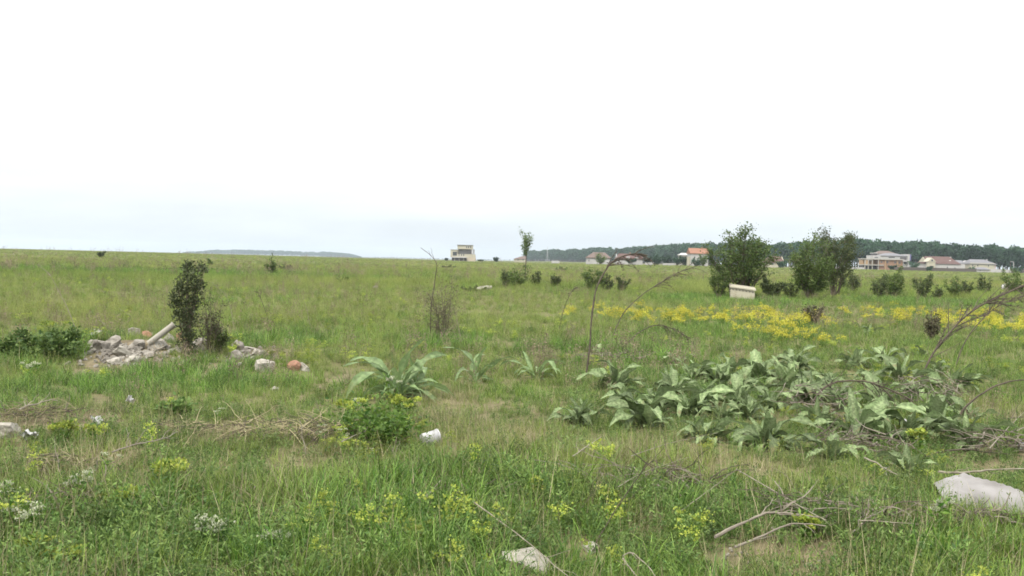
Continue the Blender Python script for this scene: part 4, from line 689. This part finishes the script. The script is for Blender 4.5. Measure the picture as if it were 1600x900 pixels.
# pale pipe on the rubble
c = gnd(248, 548); A = at(232, 537, c[1]); B = at(272, 507, c[1] + .1); o = thing('pipe', 'pale grey pipe sticking up out of the rubble heap', 'pipe', A); P = np.array([A - A, (B - A) * .5, B - A]); MB().tube(P, 0.045, 14, cap=False).tube(P[::-1], 0.036, 14, cap=False).obj('tube', M['stone_pale'], o, True); MB().tube([(B - A) * .97, (B - A) * 1.0], 0.052, 14).obj('rim', M['stone_pale'], o)
# white shard
c = gnd(148, 532); o = link('plastic_shard', MB().add([(-.08, 0, 0), (.06, -.02, .01), (.13, .01, .07), (.02, .03, .06), (-.08, .015, .01), (.06, -.005, .02), (.125, .025, .075), (.015, .045, .065)], [(0, 1, 2, 3), (7, 6, 5, 4), (0, 4, 5, 1), (1, 5, 6, 2), (2, 6, 7, 3), (3, 7, 4, 0)]).mesh('plastic_shard', M['white_plastic'])); o.location = c + np.array([0, -.05, .1]); tag(o, 'thin white plastic shard at the bramble end of the rubble heap', 'litter')
# white cup lying on its side
c = gnd(672, 692); o = thing('cup', 'white plastic cup lying on its side below the leafy mound', 'cup', c + np.array([0, -.08, .05]), rad(-70), None, .95); o.rotation_euler = (rad(84), rad(0), rad(118)); pr = [(0, -.075), (.052, -.075), (.056, -.06), (.070, .075)]
def lathe(pr, k=24):
    V = [(r_ * math.cos(2 * PI * j / k), r_ * math.sin(2 * PI * j / k), z) for r_, z in pr for j in range(k)]; F = [(i * k + j, i * k + (j + 1) % k, (i + 1) * k + (j + 1) % k, (i + 1) * k + j) for i in range(len(pr) - 1) for j in range(k)]; return MB().add(V, F)
lathe(pr + [(.066, .075), (.050, -.065), (0, -.066)]).obj('body', M['white_plastic'], o, True); lathe([(.069, .073), (.076, .073), (.076, .082), (.066, .082), (.066, .073)]).obj('rim', M['white_plastic'], o, True); CLEAR.append((c[0], c[1] - .15, .08, .18))
# bits of white litter
for px, py, sd, lb in ((150, 668, 1, 'crumpled white scrap on the dry strip'), (204, 636, 2, 'small white scrap below the lush grass'), (48, 692, 3, 'bluish white plastic scrap beside the pale slab'), (1598, 706, 4, 'white scrap of paper at the picture edge'), (1412, 672, 5, 'tiny white scrap by the mulleins')):
    c = gnd(px, py); g = np.random.default_rng(sd); n = 7; V = [(.11 * (i / (n - 1) - .5), .08 * (j / (n - 1) - .5) , .03 + g.normal(0, .012) + .02 * math.sin(i * 1.3 + sd)) for i in range(n) for j in range(n)]; k_ = len(V); V2 = [(a, b, z - .004) for a, b, z in V]
    F = [(i * n + j, (i + 1) * n + j, (i + 1) * n + j + 1, i * n + j + 1) for i in range(n - 1) for j in range(n - 1)]; F += [tuple(k_ + t_ for t_ in f)[::-1] for f in F]
    o = link('plastic_scrap', MB().add(V + V2, F).mesh('plastic_scrap', M['white_plastic'])); o.location = c + np.array([0, -.03, .05]); o.rotation_euler = (.5, .2, sd); tag(o, lb, 'litter', 'white scraps of litter'); CLEAR.append((c[0], c[1] - .15, .09, .2))
# crumpled sheet
c = gnd(1560, 800); k_ = c[1] / FPX; g = np.random.default_rng(9); nu, nv = 60, 40; u = np.linspace(-1, 1, nu); v = np.linspace(-1, 1, nv); U, Vv = np.meshgrid(u, v, indexing='ij')
X_ = U * .42; Y_ = Vv * .30; prof = np.clip(1 - np.abs(U * .95) ** 2.4, 0, 1) * np.clip(1 - np.abs(Vv) ** 2.2, 0, 1)
rid = lambda sx, sy, ph: 1 - np.abs(np.sin(U * sx + Vv * sy + ph))
Z_ = .22 * prof ** .5 * (1 - .3 * (U + .2)) + .035 * rid(1.6, 3.2, .5) ** 4 * prof ** .3 + .03 * rid(2.6, -1.2, 1.9) ** 4 * prof ** .3 + .018 * rid(4.5, 5.5, .2) ** 3 * ss(-.2, .8, U) * prof ** .3 + .02 * (vn(U * 2 + 9, Vv * 2 + 4, .8, 4) - .5)
VV = np.stack([X_, Y_, Z_], 2).reshape(-1, 3); F = [(i * nv + j, (i + 1) * nv + j, (i + 1) * nv + j + 1, i * nv + j + 1) for i in range(nu - 1) for j in range(nv - 1)]
o = link('crumpled_sheet', MB().add(VV, F).mesh('crumpled_sheet', M['sheet'], True)); o.scale = (1.1, 1, .85); o.location = c + np.array([.13, .15, -.06]); o.rotation_euler = (0, rad(9), rad(-16)); tag(o, 'large crumpled whitish plastic sheet lying in the grass', 'plastic sheet'); CLEAR.append((c[0] + .1, c[1] + .12, .38, .3))
o2 = MB().add([(-.02, -.3, .03), (.16, -.26, .05), (.19, -.18, .1), (.1, -.2, .13), (0, -.25, .09), (-.02, -.29, .02), (.16, -.25, .04), (.19, -.17, .09), (.1, -.19, .12), (0, -.24, .08)], [(0, 1, 2, 3, 4), (9, 8, 7, 6, 5), (0, 5, 6, 1), (1, 6, 7, 2), (2, 7, 8, 3), (3, 8, 9, 4), (4, 9, 5, 0)]).obj('torn_flap', M['white_plastic'], o)
# pale bag in the bush
c = gnd(1564, 461); o = link('plastic_bag', MB().add(ROCKV[2][0] * np.array([.16, .12, .26]) + np.array([0, 0, .0]), ROCKV[2][1]).mesh('plastic_bag', M['white_plastic'])); o.location = c + np.array([0, -.3, .58]); tag(o, 'pale bluish plastic bag caught in the bush near the lamp', 'plastic bag')
# white box with sloping lid
c = gnd(1160, 467); k_ = c[1] / FPX; o = thing('box', 'cream white box with a sloping lid standing in the grass', 'box', c, rad(-9)); w, d = 37 * k_, 0.8
def wedge(x0, x1, y0, y1, z0, zl, zr): return MB().add([(x0, y0, z0), (x1, y0, z0), (x1, y1, z0), (x0, y1, z0), (x0, y0, zl), (x1, y0, zr), (x1, y1, zr), (x0, y1, zl)], [(3, 2, 1, 0), (4, 5, 6, 7), (0, 1, 5, 4), (1, 2, 6, 5), (2, 3, 7, 6), (3, 0, 4, 7)])
wedge(-w / 2, w / 2, 0, d, -.1, 17 * k_, 12.3 * k_).obj('body', M['b_cream'], o)
zl, zr = 17 * k_ + .02, 12.3 * k_ + .02; MB().add([(-w / 2 - .05, -.06, zl), (w / 2 + .05, -.06, zr), (w / 2 + .05, d + .05, zr + .10), (-w / 2 - .05, d + .05, zl + .10), (-w / 2 - .05, -.06, zl + .06), (w / 2 + .05, -.06, zr + .06), (w / 2 + .05, d + .05, zr + .16), (-w / 2 - .05, d + .05, zl + .16)], [(3, 2, 1, 0), (4, 5, 6, 7), (0, 1, 5, 4), (1, 2, 6, 5), (2, 3, 7, 6), (3, 0, 4, 7)]).obj('lid', M['b_cream'], o)
for a in np.linspace(-.42, .4, 7): zz = zl - .03 + (zr - zl) * (a + .5); MB().box(a * w, a * w + .05, -.02, -.001, zz - .07, zz - .03).obj('vent_slot', M['b_dark'], o)
CLEAR.append((c[0], c[1] - .9, .9, 1.6))

# ------------------------------------------------------------------ haze
hm, t = mat_new('haze_air'); pv = N(t, 'ShaderNodeVolumePrincipled'); pv.inputs['Color'].default_value = (0.80, 0.92, 1.0, 1); pv.inputs['Density'].default_value = 0.00013; pv.inputs['Anisotropy'].default_value = 0.2
o = N(t, 'ShaderNodeOutputMaterial'); t.links.new(pv.outputs[0], o.inputs['Volume'])
h_ = MB().box(-4700, 4700, -4700, 4700, -2.0, 40).obj('haze', hm); h_['kind'] = 'stuff'

# ------------------------------------------------------------------ grass and weeds (uncountable ground cover)
def proto(name, mb, mats, i):
    o = bpy.data.objects.new(name, mb.mesh(name, mats)); PROTO.setdefault(i, []).append(o); return o

for k in range(4):      # 0 green tuft, 1 lush, 2 seeding tall grass, 3 herb, 4 straw litter, 5 yellow flowers, 6 white cress, 7 spurge
    g = np.random.default_rng(100 + k)
    mb = MB(); blades(mb, g, 34, 0.10, (0.10, 0.27), (0.004, 0.008), 0.7, (0.2, 1.4)); blades(mb, g, 8, 0.12, (0.08, 0.2), (0.003, 0.005), 1.1, (0.2, 1.0), 1)
    proto('tuft%d' % k, mb, [M['grass'], M['straw']], 0)
    mb = MB(); blades(mb, g, 30, 0.11, (0.16, 0.36), (0.006, 0.012), 0.6, (0.4, 1.9)); proto('lush%d' % k, mb, [M['lush']], 1)
    mb = MB(); tp = blades(mb, g, 12, 0.12, (0.28, 0.55), (0.002, 0.004), 0.28, (0.05, 0.5), 0, 3)
    for tpt in tp:
        q = tpt + np.column_stack([g.normal(0, 0.006, 12), g.normal(0, 0.006, 12), g.uniform(-0.09, 0.01, 12)]); leafquads(mb, g, q, 0.016, 0, 2.5, 0.35)
    blades(mb, g, 22, 0.12, (0.12, 0.28), (0.003, 0.007), 0.6, (0.2, 1.2), 1); proto('seed%d' % k, mb, [M['tall'], M['grass']], 2)
    mb = MB()
    tp = blades(mb, g, 9, 0.09, (0.08, 0.22), (0.003, 0.004), 0.7, (0.1, 0.6), 0, 3)
    for tpt in tp:
        s_ = g.random(20)[:, None]; q = tpt * (0.25 + 0.75 * s_) + g.normal(0, 0.012, (20, 3)); q[:, 2] = np.abs(q[:, 2]); leafquads(mb, g, q, 0.026, 0, 1.1, 0.3)
    proto('herb%d' % k, mb, [M['herb']], 3)
    mb = MB(); blades(mb, g, 26, 0.22, (0.10, 0.38), (0.003, 0.006), 1.75, (-0.2, 0.25), 0, 2, z0=0.02); blades(mb, g, 7, 0.15, (0.1, 0.3), (0.003, 0.005), 0.8, (0, 0.6), 0, 2)
    proto('straw%d' % k, mb, [M['straw']], 4)
    mb = MB(); tp = blades(mb, g, 14, 0.16, (0.35, 0.6), (0.004, 0.006), 0.35, (0.0, 0.4), 0, 3)
    for tpt in tp:
        q = tpt + np.column_stack([g.normal(0, 0.035, 16), g.normal(0, 0.035, 16), g.normal(-0.02, 0.035, 16)]); leafquads(mb, g, q, 0.034, 1, 0.8, 0.9)
        q = tpt * g.uniform(0.2, 0.85, 8)[:, None] + g.normal(0, 0.02, (8, 3)); leafquads(mb, g, q, 0.06, 0, 0.8, 0.4)
    proto('yflow%d' % k, mb, [M['lush'], M['yellow']], 5)
    mb = MB(); tp = blades(mb, g, 5, 0.05, (0.2, 0.34), (0.004, 0.006), 0.3, (0.0, 0.3), 0, 3)
    for tpt in tp:
        q = tpt + np.column_stack([g.normal(0, 0.016, 34), g.normal(0, 0.016, 34), g.normal(0, 0.006, 34)]); leafquads(mb, g, q, 0.012, 1, 1.5, 0.9)
        q = tpt * g.uniform(0.15, 0.9, 9)[:, None] + g.normal(0, 0.012, (9, 3)); leafquads(mb, g, q, 0.055, 0, 0.8, 0.4)
    proto('cress%d' % k, mb, [M['lush'], M['whitefl']], 6)
    mb = MB(); tp = blades(mb, g, 8, 0.07, (0.14, 0.3), (0.004, 0.006), 0.4, (0.0, 0.4), 0, 3)
    for tpt in tp:
        q = tpt + np.column_stack([g.normal(0, 0.022, 22), g.normal(0, 0.022, 22), g.normal(0, 0.012, 22)]); leafquads(mb, g, q, 0.02, 1, 0.9, 0.9)
        q = tpt * g.uniform(0.3, 0.95, 14)[:, None] + g.normal(0, 0.01, (14, 3)); leafquads(mb, g, q, 0.035, 0, 0.8, 0.25)
    proto('spurge%d' % k, mb, [M['lush'], M['spurge']], 7)
    mb = MB(); tp = blades(mb, g, 11, 0.12, (0.22, 0.55), (0.003, 0.006), 0.3, (-0.1, 0.4), 0, 3)
    for tpt in tp:
        q = tpt * g.uniform(0.5, 1.0, 9)[:, None] + g.normal(0, 0.014, (9, 3)); leafquads(mb, g, q, 0.03, 0, 1.0, 0.4)
    proto('weed%d' % k, mb, [M['weedbrown']], 11)
    # wide patches for the distance
    mb = MB(); blades(mb, g, 120, 0.55, (0.14, 0.36), (0.008, 0.016), 0.6, (0.1, 1.2), 0, 2); blades(mb, g, 26, 0.55, (0.25, 0.5), (0.006, 0.010), 0.3, (0, 0.5), 1, 2); proto('wideg%d' % k, mb, [M['grass'], M['tall']], 8)
    mb = MB(); blades(mb, g, 80, 0.55, (0.22, 0.55), (0.006, 0.012), 0.35, (0.0, 0.6), 0, 2); blades(mb, g, 60, 0.55, (0.12, 0.3), (0.008, 0.014), 0.6, (0.1, 1.2), 1, 2); proto('widet%d' % k, mb, [M['tall'], M['grass']], 9)
    mb = MB(); blades(mb, g, 130, 0.55, (0.18, 0.42), (0.010, 0.02), 0.6, (0.2, 1.4), 0, 2); proto('widel%d' % k, mb, [M['lush']], 10)

def scatter(name, key, pts, scl, tint, seed, label, tilt=0.12):
    g = np.random.default_rng(seed); n = len(pts)
    me = bpy.data.meshes.new(name); me.vertices.add(n); me.vertices.foreach_set('co', pts.astype(np.float32).ravel())
    rot = np.column_stack([g.normal(0, tilt, n), g.normal(0, tilt, n), g.random(n) * 2 * PI]).astype(np.float32)
    at_ = me.attributes.new('rot', 'FLOAT_VECTOR', 'POINT'); at_.data.foreach_set('vector', rot.ravel())
    for nm, v in (('scl', scl), ('tint', tint)):
        at_ = me.attributes.new(nm, 'FLOAT', 'POINT'); at_.data.foreach_set('value', np.asarray(v, np.float32))
    at_ = me.attributes.new('idx', 'INT', 'POINT'); at_.data.foreach_set('value', g.integers(0, 4, n).astype(np.int32))
    me.update(); o = link(name, me); o['kind'] = 'stuff'; o['label'] = label
    pc = bpy.data.collections.new(name + '_source')
    for p_ in PROTO[key]: pc.objects.link(p_)
    ng = bpy.data.node_groups.new(name + '_scatter', 'GeometryNodeTree')
    ng.interface.new_socket('Geometry', in_out='INPUT', socket_type='NodeSocketGeometry'); ng.interface.new_socket('Geometry', in_out='OUTPUT', socket_type='NodeSocketGeometry')
    gi = ng.nodes.new('NodeGroupInput'); gg = ng.nodes.new('NodeGroupOutput'); ip = ng.nodes.new('GeometryNodeInstanceOnPoints')
    ci = ng.nodes.new('GeometryNodeCollectionInfo'); ci.inputs[0].default_value = pc; ci.inputs[1].default_value = True; ci.inputs[2].default_value = True
    def na_(nm, dt):
        q = ng.nodes.new('GeometryNodeInputNamedAttribute'); q.data_type = dt; q.inputs[0].default_value = nm; return q.outputs[0]
    L = ng.links.new
    L(gi.outputs[0], ip.inputs['Points']); L(ci.outputs[0], ip.inputs['Instance']); ip.inputs['Pick Instance'].default_value = True
    L(na_('idx', 'INT'), ip.inputs['Instance Index']); L(na_('rot', 'FLOAT_VECTOR'), ip.inputs['Rotation']); L(na_('scl', 'FLOAT'), ip.inputs['Scale'])
    L(ip.outputs[0], gg.inputs[0])
    md = o.modifiers.new('scatter', 'NODES'); md.node_group = ng
    return o

G = np.random.default_rng(7)
def sample(y0, y1, dens):
    A = 0.62 * (y1 ** 2 - y0 ** 2) + 2.0 * (y1 - y0); n = int(A * dens)
    y = np.sqrt(G.random(n) * (y1 ** 2 - y0 ** 2) + y0 ** 2); x = G.uniform(-1, 1, n) * (0.62 * y + 1.0)
    return x, y
LUSH = [ell(250, 592, 175, 34), ell(60, 560, 90, 36), ell(180, 850, 200, 50), ell(430, 880, 90, 30), ell(640, 800, 120, 70), ell(1050, 590, 120, 40), ell(250, 428, 330, 5), ell(100, 425, 160, 4), ell(430, 540, 90, 14),
        ell(1440, 475, 120, 8), ell(900, 560, 120, 16), ell(1150, 470, 120, 8), ell(1480, 885, 60, 25), ell(700, 540, 60, 16), ell(1130, 800, 70, 40)]
DRY = [ell(420, 683, 150, 22), ell(90, 660, 150, 22), ell(760, 690, 140, 22), ell(950, 720, 120, 24), ell(1560, 640, 60, 40), ell(140, 730, 110, 26), ell(700, 650, 60, 30), ell(1130, 740, 90, 24), ell(560, 700, 90, 20)]
WEEDY = [ell(1150, 640, 230, 60), ell(1420, 650, 140, 80), ell(200, 850, 260, 50), ell(1300, 850, 200, 50), ell(60, 560, 90, 40), ell(900, 880, 200, 30)]
YEL = [(a_[0], a_[1] - 1.0 - .05 * a_[1], a_[2], a_[3]) for a_ in [ell(1010, 492, 135, 9), ell(1110, 498, 60, 6), ell(1195, 495, 40, 6), ell(1200, 524, 44, 7), ell(1390, 496, 100, 7), ell(1540, 500, 120, 14), ell(1460, 505, 50, 5), ell(1570, 517, 60, 9)]]
def clear_mask(x, y):
    m = np.zeros(len(x))
    for (cx, cy, rx, ry) in CLEAR:
        m = np.maximum(m, (((x - cx) / rx) ** 2 + ((y - cy) / ry) ** 2) < 1)
    return m > 0
out = {k: [[], [], []] for k in range(12)}
def put(k, x, y, s, tnt, sel):
    if sel.any():
        out[k][0].append(np.column_stack([x[sel], y[sel], hz(x[sel], y[sel]) - 0.012])); out[k][1].append(s[sel]); out[k][2].append(tnt[sel])
for (y0, y1, dens, near) in ((3.0, 6.5, 190, 1), (6.5, 10, 150, 1), (10, 16, 95, 1), (16, 28, 48, 1), (28, 55, 19, 1), (55, 75, 7, 0), (75, 140, 3.0, 0), (140, 420, 0.42, 0), (420, 900, 0.06, 0)):
    x, y = sample(y0, y1, dens); n = len(x)
    if y0 > 400:
        w_ = x / y < 0.10; x = x[w_]; y = y[w_]; n = len(x)
    keep = ~clear_mask(x, y) & (G.random(n) < 0.25 + 1.5 * ss(0.25, 0.6, fbm(x, y, 0.55, 91))); soil_ = emask(x, y, SOIL, 0.4)
    lush = emask(x, y, LUSH, 0.4); dry = emask(x, y, DRY, 0.5); yel = emask(x, y, YEL, 0.8)
    n1 = fbm(x, y, 2.4, 1); n2 = fbm(x, y * 0.6, 11, 5); n3 = fbm(x, y, 1.1, 9); n4 = fbm(x, y * 0.35, 30, 12)
    far = ss(14, 60, y)
    tint = np.clip(0.05 + 0.42 * far * n4 + 0.5 * dry + 1.25 * (n2 - 0.5) - 0.35 * lush + 0.9 * (fbm(x, y * .6, 4.0 + .03 * y.mean(), 81) - .5) + G.normal(0, 0.14, n), 0, 0.95)
    pl = np.clip((0.45 + 0.45 * ss(7, 11, y)) * lush + 1.6 * (n1 - 0.62) + 0.10, 0, 1) * (1 - 0.7 * dry)
    ps = np.clip(0.10 + 0.75 * far * (0.4 + n4) + 1.2 * (n2 - 0.55) - 0.4 * lush, 0.02, 0.85)
    u = G.random(n)
    sc = G.uniform(0.7, 1.3, n) * (0.60 + 0.75 * n3) * (0.86 - 0.24 * ss(6, 9, y) + 0.16 * ss(13, 20, y) + 0.12 * ss(25, 60, y) - 0.25 * ss(90, 220, y)) * (1 + 0.15 * lush * ss(8, 12, y))
    if near:
        bare = (G.random(n) < 0.72 * soil_) | (~keep)
        isyel = (~bare) & (G.random(n) < yel * np.clip(1.2 * (fbm(x * .4, y * 1.1, 2.0, 61) - 0.40), 0.02, 0.17))
        put(5, x, y, sc * 0.72, tint, isyel); rest = ~(bare | isyel)
        isdry = rest & (G.random(n) < 0.10 + 0.28 * dry + 0.15 * soil_) ; put(4, x, y, sc, tint, isdry); rest &= ~isdry
        lf = ss(5, 30, y)
        ish = rest & (G.random(n) < np.clip(0.20 + 1.5 * (fbm(x, y, 1.3, 21) - 0.5) + 0.5 * emask(x, y, WEEDY, 0.6), 0, 1) * (1 - 0.75 * lf) + 0.9 * np.clip(fbm(x, y, 2.6, 23) - 0.58, 0, 1)); put(3, x, y, sc * G.uniform(0.8, 1.3, n), tint * 0.6, ish); rest &= ~ish
        isw = rest & (G.random(n) < np.clip(0.02 + 0.38 * (fbm(x, y, 3.5, 71) - 0.5), 0, 0.25) * ss(8, 16, y)); put(11, x, y, sc * 1.05, tint, isw); rest &= ~isw
        cw = np.clip(fbm(x, y, 1.3, 33) - 0.60, 0, 1) * 0.14 * (1 - ss(9, 18, y)) * (1 - ss(-1.5, 1.0, x))
        isc = rest & (G.random(n) < cw); put(6, x, y, sc * 0.9, tint * 0, isc); rest &= ~isc
        iss = rest & (G.random(n) < np.clip(fbm(x, y, 1.1, 44) - 0.53, 0, 1) * (0.42 + 0.4 * emask(x, y, WEEDY, .6))); put(7, x, y, sc * 0.9, tint * 0, iss); rest &= ~iss
        isl = rest & (u < pl); put(1, x, y, sc, tint * 0.5, isl)
        ist = rest & (u >= pl) & (u < pl + (1 - pl) * ps); put(2, x, y, sc * 0.9, tint, ist)
        put(0, x, y, sc, tint, rest & ~isl & ~ist)
    else:
        tf = np.clip(fbm(x, y, 6.0, 83) - 0.52, 0, 1); isw = keep & (G.random(n) < 0.03 + 0.35 * tf); put(11, x, y, sc * G.uniform(1.2, 2.3, n), tint, isw)
        ish = keep & ~isw & (G.random(n) < 0.03 + 0.7 * np.clip(fbm(x, y, 7.0, 85) - 0.55, 0, 1)); put(3, x, y, sc * G.uniform(1.6, 3.2, n), tint * .5, ish); keep = keep & ~isw & ~ish
        isl = u < pl * 0.8; ist = (~isl) & (u < 0.25 + ps)
        put(10, x, y, sc * 0.95, tint * 0.6, isl & keep); put(9, x, y, sc * 0.95, tint, ist & keep); put(8, x, y, sc, tint, ~isl & ~ist & keep)
xw = G.uniform(-0.6, 0.02, 70); yw = G.uniform(180, 440, 70); out[11][0].append(np.column_stack([xw * yw, yw, hz(xw * yw, yw)])); out[11][1].append(G.uniform(2.2, 4.5, 70)); out[11][2].append(np.zeros(70))
NAMES = {0: ('short_grass', 'short green and straw coloured grass covering the field'), 1: ('lush_grass', 'lush bright green grass growing in patches'), 2: ('seeding_grass', 'thin pale seeding grass across the field'),
         3: ('low_weeds', 'low dark green leafy weeds between the grass'), 4: ('dry_straw', 'dry pale straw lying among the grass'), 5: ('yellow_flowers', 'bright yellow wild flowers in a broad band'),
         6: ('white_cress_flowers', 'small white flower heads on weeds among the grass'), 7: ('yellow_green_spurge', 'low yellow green spurge dotted through the grass'), 8: ('distant_short_grass', 'olive grass covering the distant field'),
         9: ('distant_tall_grass', 'straw coloured tall grass on the distant field'), 10: ('distant_green_grass', 'green strips of grass on the distant field'), 11: ('dry_weeds', 'thin brown withered weeds standing in the grass')}
for k, (nm, lb) in NAMES.items():
    if out[k][0]: scatter(nm, k, np.concatenate(out[k][0]), np.concatenate(out[k][1]), np.concatenate(out[k][2]), 50 + k, lb)
for nm, lb, P_, SC_ in WOODS: scatter(nm, 'wood', P_, SC_, np.zeros(len(P_)), 90, lb, 0.03)
print('instances', {NAMES[k][0]: sum(map(len, out[k][1])) for k in out})
